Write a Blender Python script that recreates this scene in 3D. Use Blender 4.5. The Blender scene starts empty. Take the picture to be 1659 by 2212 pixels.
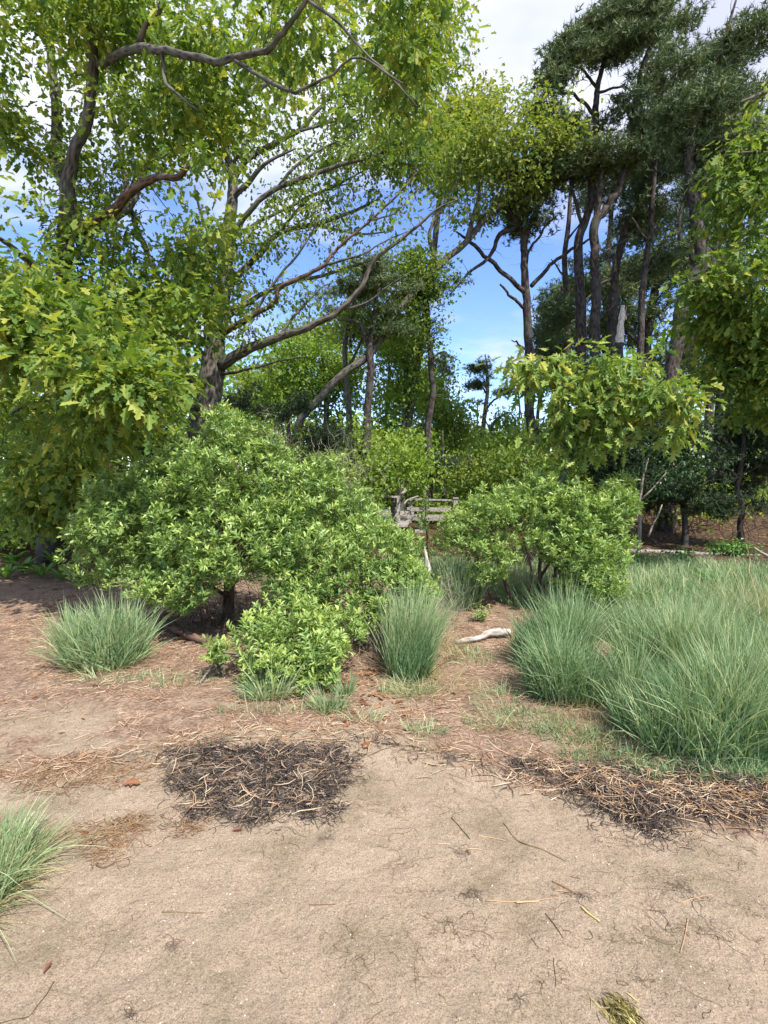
import bpy, math, random
import numpy as np
from mathutils import Matrix, Vector
random.seed(5)
rng = np.random.default_rng(11)
S = bpy.context.scene
COL = S.collection
R = math.radians

# ------------------------------------------------------------------ camera
CAM_H, FPX, CX, CY, PITCH = 1.5, 1145.0, 829.5, 1106.0, R(3.8)
cd = bpy.data.cameras.new('camera')
cam = bpy.data.objects.new('camera', cd); COL.objects.link(cam)
cd.sensor_fit = 'VERTICAL'; cd.sensor_height = 24; cd.lens = 24 * FPX / 2212
cd.clip_start = 0.05; cd.clip_end = 2000
cam.location = (0, 0, CAM_H); cam.rotation_euler = (R(90) - PITCH, 0, 0)
S.camera = cam
S.render.resolution_x, S.render.resolution_y = 768, 1024
# ------------------------------------------------------------------ sky and sun
SUN_EL, SUN_AZ = R(54), R(146)          # azimuth clockwise from +Y (the viewing direction)
w = bpy.data.worlds.new('World'); S.world = w; w.use_nodes = True
nt = w.node_tree; N = nt.nodes; L = nt.links; N.clear()
def nd(tree, typ, **kw):
    n = tree.nodes.new(typ)
    for k, v in kw.items():
        if k == 'inp':
            for a, b in v.items(): n.inputs[a].default_value = b
        else: setattr(n, k, v)
    return n
sky = nd(nt, 'ShaderNodeTexSky', sky_type='NISHITA', sun_disc=False, sun_elevation=SUN_EL, sun_rotation=SUN_AZ,
         air_density=1.0, dust_density=0.4, ozone_density=4.5)
hs = nd(nt, 'ShaderNodeHueSaturation', inp={'Hue': .514, 'Saturation': 1.12, 'Value': .90})
L.new(sky.outputs[0], hs.inputs['Color'])
tc = nd(nt, 'ShaderNodeTexCoord')
sp = nd(nt, 'ShaderNodeSeparateXYZ'); L.new(tc.outputs['Generated'], sp.inputs[0])
zz = nd(nt, 'ShaderNodeMath', operation='MAXIMUM', inp={1: 0.02}); L.new(sp.outputs['Z'], zz.inputs[0])
za = nd(nt, 'ShaderNodeMath', operation='ADD', inp={1: 0.12}); L.new(zz.outputs[0], za.inputs[0])
dx = nd(nt, 'ShaderNodeMath', operation='DIVIDE'); L.new(sp.outputs['X'], dx.inputs[0]); L.new(za.outputs[0], dx.inputs[1])
dy = nd(nt, 'ShaderNodeMath', operation='DIVIDE'); L.new(sp.outputs['Y'], dy.inputs[0]); L.new(za.outputs[0], dy.inputs[1])
cb = nd(nt, 'ShaderNodeCombineXYZ', inp={2: 3.7}); L.new(dx.outputs[0], cb.inputs[0]); L.new(dy.outputs[0], cb.inputs[1])
nz = nd(nt, 'ShaderNodeTexNoise', inp={'Scale': 1.35, 'Detail': 7.0, 'Roughness': 0.55, 'Distortion': 0.25})
L.new(cb.outputs[0], nz.inputs['Vector'])
# more cover overhead, thin streaks lower down
el = nd(nt, 'ShaderNodeMapRange', inp={1: 0.25, 2: 0.66, 3: -0.05, 4: 0.20}); L.new(sp.outputs['Z'], el.inputs[0])
ad = nd(nt, 'ShaderNodeMath', operation='ADD'); L.new(nz.outputs[0], ad.inputs[0]); L.new(el.outputs[0], ad.inputs[1])
cr = nd(nt, 'ShaderNodeMapRange', interpolation_type='SMOOTHSTEP', inp={1: 0.45, 2: 0.72, 3: 0.0, 4: 1.0}); L.new(ad.outputs[0], cr.inputs[0])
nz2 = nd(nt, 'ShaderNodeTexNoise', inp={'Scale': 2.2, 'Detail': 4.0}); L.new(cb.outputs[0], nz2.inputs['Vector'])
cc = nd(nt, 'ShaderNodeValToRGB'); L.new(nz2.outputs[0], cc.inputs[0])
cc.color_ramp.elements[0].position = .38; cc.color_ramp.elements[0].color = (2.2, 2.35, 3.1, 1)
cc.color_ramp.elements[1].position = .62; cc.color_ramp.elements[1].color = (3.2, 3.3, 3.7, 1)
mx = nd(nt, 'ShaderNodeMix', data_type='RGBA'); L.new(cr.outputs[0], mx.inputs['Factor'])
L.new(hs.outputs[0], mx.inputs[6]); L.new(cc.outputs[0], mx.inputs[7])
bg = nd(nt, 'ShaderNodeBackground', inp={'Strength': 0.15}); L.new(mx.outputs[2], bg.inputs[0])
ow = nd(nt, 'ShaderNodeOutputWorld'); L.new(bg.outputs[0], ow.inputs[0])
sd = bpy.data.lights.new('sun', 'SUN'); sd.energy = 3.4; sd.angle = R(0.5); sd.color = (1, .95, .88)
sun = bpy.data.objects.new('sun', sd); COL.objects.link(sun)
sdir = Vector((math.sin(SUN_AZ) * math.cos(SUN_EL), math.cos(SUN_AZ) * math.cos(SUN_EL), math.sin(SUN_EL)))
sun.rotation_euler = sdir.to_track_quat('Z', 'Y').to_euler()
S.view_settings.view_transform = 'Standard'; S.view_settings.look = 'None'; S.view_settings.gamma = 1
S.view_settings.use_curve_mapping = False
S.view_settings.exposure = 1.28
S.render.engine = 'CYCLES'
cy = S.cycles; cy.max_bounces = 6; cy.diffuse_bounces = 4; cy.glossy_bounces = 2; cy.transmission_bounces = 4
cy.caustics_reflective = cy.caustics_refractive = False; cy.use_denoising = True

# ------------------------------------------------------------------ picture point + distance -> world
cp, sp_ = math.cos(PITCH), math.sin(PITCH)
def at(px, py, Y):
    a = (px - CX) / FPX; b = -(py - CY) / FPX
    dy_ = cp + sp_ * b; dz = cp * b - sp_
    s = Y / dy_
    return np.array((a * s, Y, CAM_H + dz * s))
def on_ground(px, py):
    a = (px - CX) / FPX; b = -(py - CY) / FPX
    dy_ = cp + sp_ * b; dz = cp * b - sp_
    s = -CAM_H / dz
    return np.array((a * s, dy_ * s))
def project(P):
    P = np.atleast_2d(P); z = P[:, 2] - CAM_H; y = P[:, 1]
    f = y * cp - z * sp_; u = y * sp_ + z * cp
    f = np.maximum(f, 1e-3)
    return CX + FPX * P[:, 0] / f, CY - FPX * u / f, f

# ------------------------------------------------------------------ noise
_perm = np.random.default_rng(3).random(65536)
def vnoise(x, y, s=0):
    x = np.asarray(x, float); y = np.asarray(y, float)
    xi = np.floor(x).astype(np.int64); yi = np.floor(y).astype(np.int64)
    fx = x - xi; fy = y - yi; fx = fx * fx * (3 - 2 * fx); fy = fy * fy * (3 - 2 * fy)
    def h(a, b): return _perm[((a * 73856093) ^ (b * 19349663) ^ (s * 83492791)) & 65535]
    return (h(xi, yi) * (1 - fx) + h(xi + 1, yi) * fx) * (1 - fy) + (h(xi, yi + 1) * (1 - fx) + h(xi + 1, yi + 1) * fx) * fy
def fnoise(x, y, f, o=4, s=0):
    r = 0; a = .5; t = 0
    for i in range(o):
        r = r + a * vnoise(np.asarray(x) * f, np.asarray(y) * f, s + i); t += a; a *= .5; f *= 2.03
    return r / t
def sst(a, b, x):
    t = np.clip((x - a) / (b - a), 0, 1); return t * t * (3 - 2 * t)

# ground zones, laid out on the ground plane
edge_px = [(-200, 1700), (0, 1690), (150, 1668), (300, 1640), (420, 1622), (600, 1612), (760, 1612), (880, 1630), (980, 1655), (1100, 1680), (1250, 1712), (1400, 1745), (1659, 1775), (2000, 1800)]
edge = np.array([on_ground(*p) for p in edge_px])
def sand_edge(x): return np.interp(x, edge[:, 0], edge[:, 1])
def zone_litter(x, y):
    n = fnoise(x, y, 2.2, 4, 20) - .5
    return sst(-.12, .26, y - sand_edge(x) + n * .9) * (1 - .75 * sst(.52, .66, fnoise(x, y, 1.7, 3, 44)) * sst(1.5, .5, y - sand_edge(x)))
def inpoly(px, py, poly):
    px = np.asarray(px); py = np.asarray(py); c = np.zeros(px.shape, bool); n = len(poly); j = n - 1
    for i in range(n):
        xi, yi = poly[i]; xj, yj = poly[j]
        m = ((yi > py) != (yj > py)) & (px < (xj - xi) * (py - yi) / ((yj - yi) + 1e-12) + xi)
        c ^= m; j = i
    return c
def gpoly(pts): return [tuple(on_ground(*p)) for p in pts]
wrack_a = gpoly([(375, 1640), (440, 1618), (520, 1622), (600, 1630), (690, 1622), (762, 1645), (765, 1680), (742, 1705), (700, 1745), (640, 1778), (590, 1772), (520, 1755), (450, 1752), (405, 1785), (392, 1752), (415, 1735), (405, 1705), (378, 1680)])
wrack_b = gpoly([(1110, 1650), (1200, 1662), (1330, 1655), (1450, 1672), (1700, 1690), (1700, 1790), (1600, 1790), (1500, 1772), (1440, 1775), (1400, 1800), (1330, 1775), (1270, 1740), (1230, 1700), (1160, 1680)])
def ground_z(x, y):
    x = np.asarray(x, float); y = np.asarray(y, float)
    li = zone_litter(x, y)
    near = np.exp(-np.maximum(y - 4, 0) / 5)
    z = .05 * (fnoise(x, y, .7, 2, 1) - .5) + near * (.030 * (fnoise(x, y, 3.2, 3, 2) - .5) + (.013 + .010 * li) * (fnoise(x, y, 14, 3, 5) - .5) - .010 * (1 - li) * sst(.60, .72, fnoise(x, y, 6.5, 2, 300)))
    d = np.abs(y - sand_edge(x) - .02)
    z = z + .025 * np.exp(-(d / .16) ** 2)
    z = z + .55 * sst(11, 16, y) * sst(1.5, 5, x) + .35 * sst(9, 14, y) * sst(2, 5, -x)
    return z

# ------------------------------------------------------------------ mesh helpers
class MB:
    def __init__(s): s.v = []; s.f = []; s.t = []; s.g = []; s.c = []; s.n = 0; s.hasc = False
    def add(s, v, faces, tint=None, grad=None, c=None):
        v = np.asarray(v, np.float32).reshape(-1, 3); s.c.append(v if c is None else np.asarray(c, np.float32)); s.hasc |= c is not None or len(v) < 200; faces = np.asarray(faces, np.int64)
        s.v.append(v); s.f.append(faces + s.n); k = len(v); s.n += k
        s.t.append(np.broadcast_to(np.asarray(.5 if tint is None else tint, np.float32), (k,)))
        s.g.append(np.broadcast_to(np.asarray(0. if grad is None else grad, np.float32), (k,)))
        return s
    def mesh(s, name, mat, smooth=True):
        me = bpy.data.meshes.new(name)
        v = np.concatenate(s.v) if s.v else np.zeros((0, 3), np.float32)
        sizes = np.concatenate([np.full(len(f), f.shape[1]) for f in s.f]); loops = np.concatenate([f.ravel() for f in s.f])
        me.vertices.add(len(v)); me.vertices.foreach_set('co', v.ravel())
        me.loops.add(len(loops)); me.loops.foreach_set('vertex_index', loops.astype(np.int32))
        me.polygons.add(len(sizes))
        st = np.zeros(len(sizes), np.int32); st[1:] = np.cumsum(sizes)[:-1]
        me.polygons.foreach_set('loop_start', st)
        me.polygons.foreach_set('use_smooth', np.full(len(sizes), smooth, bool))
        a = me.attributes.new('tint', 'FLOAT', 'POINT'); a.data.foreach_set('value', np.concatenate(s.t).astype(np.float32))
        a = me.attributes.new('grad', 'FLOAT', 'POINT'); a.data.foreach_set('value', np.concatenate(s.g).astype(np.float32))
        if s.hasc: a = me.attributes.new('bc', 'FLOAT_VECTOR', 'POINT'); a.data.foreach_set('vector', np.concatenate(s.c).ravel())
        me.update(calc_edges=True); me.materials.append(mat)
        return me
def link(name, me, parent=None, kind=None, label=None, cat=None, group=None):
    o = bpy.data.objects.new(name, me); COL.objects.link(o)
    if parent is not None: o.parent = parent
    for k, v in (('kind', kind), ('label', label), ('category', cat), ('group', group)):
        if v: o[k] = v
    return o
def empty(name, loc, label, cat, group=None):
    o = link(name, None, None, None, label, cat, group); o.location = tuple(float(a) for a in loc); o.empty_display_size = .2
    return o
def put(mb, name, mat, parent=None, smooth=True, **kw):
    """link the collected geometry (world coordinates) as one object, relative to its parent"""
    me = mb.mesh(name, mat, smooth)
    o = link(name, me, parent, **kw)
    if parent is not None: o.matrix_parent_inverse = Matrix.Translation(-Vector(parent.location))
    return o
def unit(a): return a / np.maximum(np.linalg.norm(a, axis=-1, keepdims=True), 1e-9)
def tubes(mb, P, Rd, sides=5, tint=None, closed=False, rough=0.0):
    """P (N,k,3), Rd (N,k)"""
    P = np.asarray(P, float); Rd = np.asarray(Rd, float)
    if P.ndim == 2: P = P[None]; Rd = Rd[None]
    if closed:
        P = np.concatenate([P[:, :1], P, P[:, -1:]], 1); z = np.full((len(P), 1), 1e-4); Rd = np.concatenate([z, Rd, z], 1)
    n, k, _ = P.shape
    T = np.gradient(P, axis=1) if k > 2 else np.repeat(P[:, 1:] - P[:, :1], 2, 1)
    T = unit(T + 1e-9)
    mean = unit(P[:, -1] - P[:, 0] + 1e-9)
    ref = np.where(np.abs(mean[:, 2:3]) > .8, np.array([[1., .3, 0]]), np.array([[.1, .2, 1.]]))
    A = unit(np.cross(T, ref[:, None, :])); B = np.cross(T, A)
    an = np.arange(sides) * 2 * math.pi / sides
    rr = Rd[:, :, None] * np.ones(sides)
    if rough: rr = rr * (1 + rough * (rng.random((n, k, sides)) - .5))
    V = P[:, :, None, :] + rr[..., None] * (A[:, :, None, :] * np.cos(an)[:, None] + B[:, :, None, :] * np.sin(an)[:, None])
    i = np.arange(n)[:, None, None] * k * sides + np.arange(k - 1)[None, :, None] * sides; j = np.arange(sides)[None, None, :]
    j2 = (j + 1) % sides
    F = np.stack([i + j, i + j2, i + sides + j2, i + sides + j], -1).reshape(-1, 4)
    t = .5 if tint is None else np.repeat(np.broadcast_to(tint, (n,)), k * sides)
    g = np.tile(np.repeat(np.linspace(0, 1, k), sides), n)
    al = np.concatenate([np.zeros((n, 1)), np.cumsum(np.linalg.norm(np.diff(P, axis=1), axis=2), 1)], 1) + (P[:, :1, 0] * 3.1)
    bc = np.stack([rr * np.cos(an) + P[:, :1, 1:2], rr * np.sin(an) + 0 * al[:, :, None], al[:, :, None] + 0 * rr], -1)
    mb.add(V.reshape(-1, 3), F, t, g, bc.reshape(-1, 3))
def ribbons(mb, P, W, side, tint=None):
    n, k, _ = P.shape
    V = np.stack([P - side[:, None, :] * W[..., None], P + side[:, None, :] * W[..., None]], 2)
    i = np.arange(n)[:, None] * k * 2 + np.arange(k - 1)[None] * 2
    F = np.stack([i, i + 1, i + 3, i + 2], -1).reshape(-1, 4)
    t = .5 if tint is None else np.repeat(np.broadcast_to(tint, (n,)), k * 2)
    g = np.tile(np.repeat(np.linspace(0, 1, k), 2), n)
    mb.add(V.reshape(-1, 3), F, t, g)
def smooth_path(pts, step=None, per=6):
    p = np.asarray(pts, float); q = np.concatenate([[2 * p[0] - p[1]], p, [2 * p[-1] - p[-2]]])
    out = []
    for i in range(1, len(q) - 2):
        for t in np.arange(per) / per:
            out.append(.5 * (2 * q[i] + (q[i + 1] - q[i - 1]) * t + (2 * q[i - 1] - 5 * q[i] + 4 * q[i + 1] - q[i + 2]) * t * t + (3 * q[i] - q[i - 1] - 3 * q[i + 1] + q[i + 2]) * t ** 3))
    out.append(q[-2]); return np.array(out)
def box(mb, c, s, rz=0, rx=0, tint=.5, jitter=0.0):
    x, y, z = np.array(s) / 2
    v = np.array([(a * x, b * y, d * z) for a in (-1, 1) for b in (-1, 1) for d in (-1, 1)])
    if jitter: v = v + (rng.random(v.shape) - .5) * jitter
    M = np.array((Matrix.Rotation(rz, 3, 'Z') @ Matrix.Rotation(rx, 3, 'X')))
    v = v @ M.T + np.array(c)
    mb.add(v, [(0, 1, 3, 2), (4, 6, 7, 5), (0, 4, 5, 1), (2, 3, 7, 6), (0, 2, 6, 4), (1, 5, 7, 3)], tint)

# ------------------------------------------------------------------ leaf shapes (along +Y, face up +Z)
def tmpl(outline, fold=.18, curl=-.12):
    """outline: right-hand half (x>=0) from base to tip; folded along the midrib"""
    o = np.array(outline, float); o[0, 0] = 0; o[-1, 0] = 0; n = len(o)
    rt = np.stack([o[:, 0], o[:, 1], fold * o[:, 0] + curl * o[:, 1] ** 2], 1); lf = (rt * np.array([-1, 1, 1]))[1:-1]
    v = np.concatenate([rt, lf]); f = [tuple(range(n)), (0, n - 1) + tuple(range(2 * n - 3, n - 1, -1))]
    return v, np.array(f), np.concatenate([[0], np.ones(n - 2), [0], np.ones(n - 2)])
OAK = tmpl([(.012, 0), (.03, .18), (.22, .30), (.09, .36), (.10, .42), (.40, .60), (.12, .60), (.13, .68), (.30, .90), (.09, .84), (.0, 1.08)], .16, -.16)
OAK2 = tmpl([(.015, 0), (.05, .2), (.28, .36), (.10, .44), (.40, .66), (.13, .70), (.20, .90), (.0, 1.05)], .2, -.22)
OAKL = tmpl([(.02, 0), (.25, .33), (.12, .45), (.36, .70), (0, 1.0)], .2, -.2)
OAKC = tmpl([(.015, 0), (.06, .2), (.26, .34), (.11, .44), (.34, .62), (.12, .70), (.16, .88), (.0, .98)], .42, -.42)
BAY = tmpl([(.012, 0), (.13, .38), (.17, .68), (0, 1.0)], .35, -.18)
BAYL = tmpl([(.02, 0), (.17, .6), (0, 1.0)], .35, -.1)
FAR = (np.array([(0, 0, 0), (.36, .5, .1), (0, 1, -.15), (-.36, .5, .1)], float), np.array([(0, 1, 2, 3)]), np.array([0, 1, 0, 1.]))
def frames(d, nrm):
    d = unit(d); s = unit(np.cross(d, nrm) + 1e-6); n = np.cross(s, d)
    return np.stack([s, d, n], -1)
def scatter(mb, T, pos, Rm, sc, tint):
    v, f, g = T; n = len(pos)
    if n == 0: return
    V = np.einsum('nij,kj->nki', Rm, v) * sc[:, None, None] + pos[:, None, :]
    F = (f[None] + (np.arange(n) * len(v))[:, None, None]).reshape(-1, f.shape[1])
    mb.add(V.reshape(-1, 3), F, np.repeat(tint, len(v)), np.tile(g, n))
def rv(n): return unit(rng.normal(size=(n, 3)))

# ------------------------------------------------------------------ materials
def mat(name):
    m = bpy.data.materials.new(name); m.use_nodes = True; t = m.node_tree; t.nodes.clear()
    return m, t, nd(t, 'ShaderNodeOutputMaterial')
def ramp(t, src, stops, interp='LINEAR'):
    r = nd(t, 'ShaderNodeValToRGB'); e = r.color_ramp; e.interpolation = interp
    while len(e.elements) < len(stops): e.elements.new(.5)
    for q, (p, c) in zip(e.elements, stops): q.position = p; q.color = (*c, 1)
    t.links.new(src, r.inputs[0]); return r.outputs[0]
def leafmat(name, cols, trans=.38, rough=.55, spec=.3, back=(1.25, 1.2, .55), gradcol=None):
    m, t, o = mat(name)
    at_ = nd(t, 'ShaderNodeAttribute', attribute_name='tint')
    c = ramp(t, at_.outputs['Fac'], [(i / (len(cols) - 1), q) for i, q in enumerate(cols)])
    if gradcol:
        g = nd(t, 'ShaderNodeAttribute', attribute_name='grad')
        mr = nd(t, 'ShaderNodeMapRange', inp={1: gradcol[1], 2: gradcol[2], 3: 1., 4: 0.}); t.links.new(g.outputs['Fac'], mr.inputs[0])
        mm = nd(t, 'ShaderNodeMix', data_type='RGBA'); t.links.new(mr.outputs[0], mm.inputs['Factor'])
        t.links.new(c, mm.inputs[6]); mm.inputs[7].default_value = (*gradcol[0], 1); c = mm.outputs[2]
    p = nd(t, 'ShaderNodeBsdfPrincipled', inp={'Roughness': rough, 'Specular IOR Level': spec}); t.links.new(c, p.inputs['Base Color'])
    mu = nd(t, 'ShaderNodeMix', data_type='RGBA', blend_type='MULTIPLY', inp={0: 1.}); t.links.new(c, mu.inputs[6]); mu.inputs[7].default_value = (*back, 1)
    tr = nd(t, 'ShaderNodeBsdfTranslucent'); t.links.new(mu.outputs[2], tr.inputs[0])
    ms = nd(t, 'ShaderNodeMixShader', inp={0: trans}); t.links.new(p.outputs[0], ms.inputs[1]); t.links.new(tr.outputs[0], ms.inputs[2])
    t.links.new(ms.outputs[0], o.inputs[0]); return m
def barkmat(name, c0, c1, c2=None, scale=9, stretch=.22, bump=.9):
    m, t, o = mat(name)
    g = nd(t, 'ShaderNodeAttribute', attribute_name='bc'); mp = nd(t, 'ShaderNodeMapping', inp={'Scale': (1, 1, stretch)}); t.links.new(g.outputs['Vector'], mp.inputs[0])
    vo = nd(t, 'ShaderNodeTexVoronoi', inp={'Scale': scale * 3.2}); t.links.new(mp.outputs[0], vo.inputs[0])
    no = nd(t, 'ShaderNodeTexNoise', inp={'Scale': scale, 'Detail': 8., 'Roughness': .7}); t.links.new(mp.outputs[0], no.inputs[0])
    ma = nd(t, 'ShaderNodeMath', operation='MULTIPLY'); t.links.new(vo.outputs[0], ma.inputs[0]); t.links.new(no.outputs[0], ma.inputs[1])
    c = ramp(t, ma.outputs[0], [(.08, c0), (.42, c1)])
    if c2:
        n2 = nd(t, 'ShaderNodeTexNoise', inp={'Scale': 2.5, 'Detail': 6.}); t.links.new(g.outputs['Vector'], n2.inputs[0])
        mr = nd(t, 'ShaderNodeMapRange', inp={1: .5, 2: .66}); t.links.new(n2.outputs[0], mr.inputs[0])
        mm = nd(t, 'ShaderNodeMix', data_type='RGBA'); t.links.new(mr.outputs[0], mm.inputs['Factor']); t.links.new(c, mm.inputs[6]); mm.inputs[7].default_value = (*c2, 1); c = mm.outputs[2]
    p = nd(t, 'ShaderNodeBsdfPrincipled', inp={'Roughness': .9, 'Specular IOR Level': .15}); t.links.new(c, p.inputs['Base Color'])
    b = nd(t, 'ShaderNodeBump', inp={'Strength': bump, 'Distance': .02}); t.links.new(ma.outputs[0], b.inputs['Height']); t.links.new(b.outputs[0], p.inputs['Normal'])
    t.links.new(p.outputs[0], o.inputs[0]); return m
def tintmat(name, cols, rough=.8, noise=0, spec=.2):
    m, t, o = mat(name); at_ = nd(t, 'ShaderNodeAttribute', attribute_name='tint')
    c = ramp(t, at_.outputs['Fac'], [(i / max(len(cols) - 1, 1), q) for i, q in enumerate(cols)])
    p = nd(t, 'ShaderNodeBsdfPrincipled', inp={'Roughness': rough, 'Specular IOR Level': spec})
    if noise:
        g = nd(t, 'ShaderNodeNewGeometry'); no = nd(t, 'ShaderNodeTexNoise', inp={'Scale': noise, 'Detail': 6.}); t.links.new(g.outputs['Position'], no.inputs[0])
        mr = nd(t, 'ShaderNodeMapRange', inp={1: .3, 2: .7, 3: .55, 4: 1.25}); t.links.new(no.outputs[0], mr.inputs[0])
        mu = nd(t, 'ShaderNodeMix', data_type='RGBA', blend_type='MULTIPLY', inp={0: 1.}); t.links.new(c, mu.inputs[6]); t.links.new(mr.outputs[0], mu.inputs[7]); c = mu.outputs[2]
        b = nd(t, 'ShaderNodeBump', inp={'Strength': .5, 'Distance': .004}); t.links.new(no.outputs[0], b.inputs['Height']); t.links.new(b.outputs[0], p.inputs['Normal'])
    t.links.new(c, p.inputs['Base Color']); t.links.new(p.outputs[0], o.inputs[0]); return m
M = {}
M['oak_near'] = leafmat('oak_leaves_near', [(.060, .125, .026), (.135, .225, .042), (.235, .320, .060), (.400, .420, .080)], .45)
M['oak_young'] = leafmat('oak_leaves_young', [(.10, .190, .045), (.190, .290, .065), (.300, .385, .085), (.46, .43, .09)], .38)
M['oak_far'] = leafmat('oak_leaves_far', [(.065, .125, .028), (.120, .195, .038), (.190, .270, .048), (.280, .320, .055)], .42)
M['oak_yellow'] = leafmat('oak_leaves_yellow', [(.12, .19, .040), (.22, .29, .058), (.33, .37, .075), (.46, .43, .09)], .45)
M['fresh'] = leafmat('fresh_green_leaves', [(.09, .18, .035), (.19, .30, .055), (.29, .40, .075), (.39, .47, .10)], .48)
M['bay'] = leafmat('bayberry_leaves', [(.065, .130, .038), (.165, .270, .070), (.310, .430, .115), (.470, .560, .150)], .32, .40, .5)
M['pine'] = leafmat('pine_needles', [(.045, .082, .034), (.085, .128, .050), (.130, .170, .068), (.190, .195, .080)], .15, .6)
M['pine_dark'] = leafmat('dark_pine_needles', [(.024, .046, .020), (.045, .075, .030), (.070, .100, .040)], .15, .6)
M['ivy'] = leafmat('ivy_leaves', [(.020, .060, .018), (.035, .090, .025), (.055, .12, .03)], .25, .35, .5)
M['grass'] = leafmat('beach_grass', [(.055, .115, .044), (.145, .250, .108), (.260, .375, .185), (.460, .500, .270)], .28, .5, .35, (1.1, 1.15, .6), ((.20, .18, .08), .0, .22))
M['drygrass'] = leafmat('dry_grass', [(.20, .22, .09), (.34, .29, .14), (.42, .34, .19)], .25, .6)
M['weed'] = leafmat('weed_leaves', [(.06, .16, .035), (.12, .25, .05), (.20, .33, .07)], .3, .45)
M['oakbark'] = barkmat('grey_oak_bark', (.035, .030, .024), (.165, .145, .122), (.085, .10, .060), 8, .25)
M['redbark'] = barkmat('reddish_bark', (.045, .028, .020), (.18, .115, .085), None, 8, .3)
M['pinebark'] = barkmat('dark_pine_bark', (.016, .013, .011), (.095, .076, .064), (.075, .075, .065), 6, .4)
M['twig'] = barkmat('twig_bark', (.035, .028, .022), (.12, .10, .08), None, 20, .5, .2)
M['paletwig'] = barkmat('pale_twig_bark', (.12, .10, .075), (.34, .29, .23), None, 20, .5, .2)
M['drift'] = barkmat('bleached_driftwood', (.22, .19, .16), (.60, .54, .48), None, 9, .25, .4)
M['greylog'] = barkmat('grey_weathered_log', (.10, .09, .075), (.36, .32, .28), None, 16, .6, .4)
M['palewood'] = barkmat('bare_pale_wood', (.40, .34, .28), (.70, .62, .54), None, 14, .6, .3)
M['plank'] = barkmat('weathered_plank', (.16, .145, .125), (.40, .365, .325), None, 10, .6, .35)
M['straw'] = tintmat('straw', [(.10, .055, .03), (.26, .145, .075), (.40, .26, .15), (.60, .48, .33)], .75)
M['needle_litter'] = tintmat('fallen_needles', [(.10, .055, .032), (.27, .155, .092), (.44, .28, .18), (.64, .51, .37)], .8)
M['wrack'] = tintmat('dry_eelgrass', [(.020, .018, .018), (.048, .040, .036), (.105, .080, .062), (.21, .155, .11), (.40, .30, .21)], .6)
M['strand'] = tintmat('dry_seaweed_strands', [(.05, .035, .02), (.12, .08, .045), (.20, .15, .07), (.16, .08, .06)], .7)
M['browleaf'] = leafmat('fallen_oak_leaf', [(.16, .06, .03), (.26, .11, .05), (.36, .20, .11)], .15, .6)
M['grit'] = tintmat('grit', [(.12, .09, .07), (.30, .24, .18), (.50, .44, .36), (.85, .82, .78)], .7)
M['rock'] = tintmat('rock', [(.085, .07, .06), (.085, .07, .06)], .9, 12)
M['olive'] = tintmat('olive_seaweed', [(.05, .04, .015), (.16, .13, .04), (.33, .27, .09), (.45, .40, .16)], .5)

# ------------------------------------------------------------------ the ground
def axis(lo, hi, step, far_lo, far_hi, g=1.13):
    a = list(np.arange(lo, hi, step)); s = step
    while a[-1] < far_hi: s *= g; a.append(a[-1] + s)
    s = step
    while a[0] > far_lo: s *= g; a.insert(0, a[0] - s)
    return np.array(a)
gx = axis(-3.3, 3.5, .033, -500, 500); gy = axis(1.1, 5.0, .031, -120, 900, 1.10)
X, Y = np.meshgrid(gx, gy); Z = ground_z(X, Y)
V = np.stack([X, Y, Z], -1).reshape(-1, 3); nx = len(gx)
i = (np.arange(len(gy) - 1)[:, None] * nx + np.arange(nx - 1)[None]).ravel()
gm, t, o = mat('sand_and_litter')
mb = MB(); mb.add(V, np.stack([i, i + 1, i + nx + 1, i + nx], -1), zone_litter(X, Y).ravel(), (sst(6.5, 9.5, Y) * 1.0).ravel())
g = nd(t, 'ShaderNodeNewGeometry')
def noi(scale, detail=6., rough=.6):
    n = nd(t, 'ShaderNodeTexNoise', inp={'Scale': scale, 'Detail': detail, 'Roughness': rough}); t.links.new(g.outputs['Position'], n.inputs[0]); return n.outputs[0]
sand = ramp(t, noi(3.5, 5), [(.30, (.215, .170, .114)), (.50, (.295, .232, .168)), (.72, (.340, .262, .194))])
spk = ramp(t, noi(190, 4, .85), [(.32, (.22, .19, .15)), (.46, (.86, .85, .82)), (.58, (1.08, 1.08, 1.08)), (.70, (1.7, 1.7, 1.7))])
mu = nd(t, 'ShaderNodeMix', data_type='RGBA', blend_type='MULTIPLY', inp={0: 1.}); t.links.new(sand, mu.inputs[6]); t.links.new(spk, mu.inputs[7])
spk2 = ramp(t, noi(62, 5, .75), [(.30, (.50, .46, .38)), (.46, (1., 1., 1.)), (.70, (1.18, 1.15, 1.1))])
mu2 = nd(t, 'ShaderNodeMix', data_type='RGBA', blend_type='MULTIPLY', inp={0: .7}); t.links.new(mu.outputs[2], mu2.inputs[6]); t.links.new(spk2, mu2.inputs[7])
lit = ramp(t, noi(38, 8, .75), [(.28, (.066, .046, .033)), (.46, (.205, .146, .105)), (.66, (.38, .290, .220))])
pat = ramp(t, noi(5, 5), [(.35, (.7, .66, .62)), (.65, (1.1, 1.05, 1.0))])
mu3 = nd(t, 'ShaderNodeMix', data_type='RGBA', blend_type='MULTIPLY', inp={0: 1.}); t.links.new(lit, mu3.inputs[6]); t.links.new(pat, mu3.inputs[7])
ta = nd(t, 'ShaderNodeAttribute', attribute_name='tint'); n9 = noi(26, 6, .7)
mm = nd(t, 'ShaderNodeMath', operation='MULTIPLY_ADD', inp={1: .9, 2: -.45}); t.links.new(n9, mm.inputs[0])
aa = nd(t, 'ShaderNodeMath', operation='ADD'); t.links.new(ta.outputs['Fac'], aa.inputs[0]); t.links.new(mm.outputs[0], aa.inputs[1])
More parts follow.
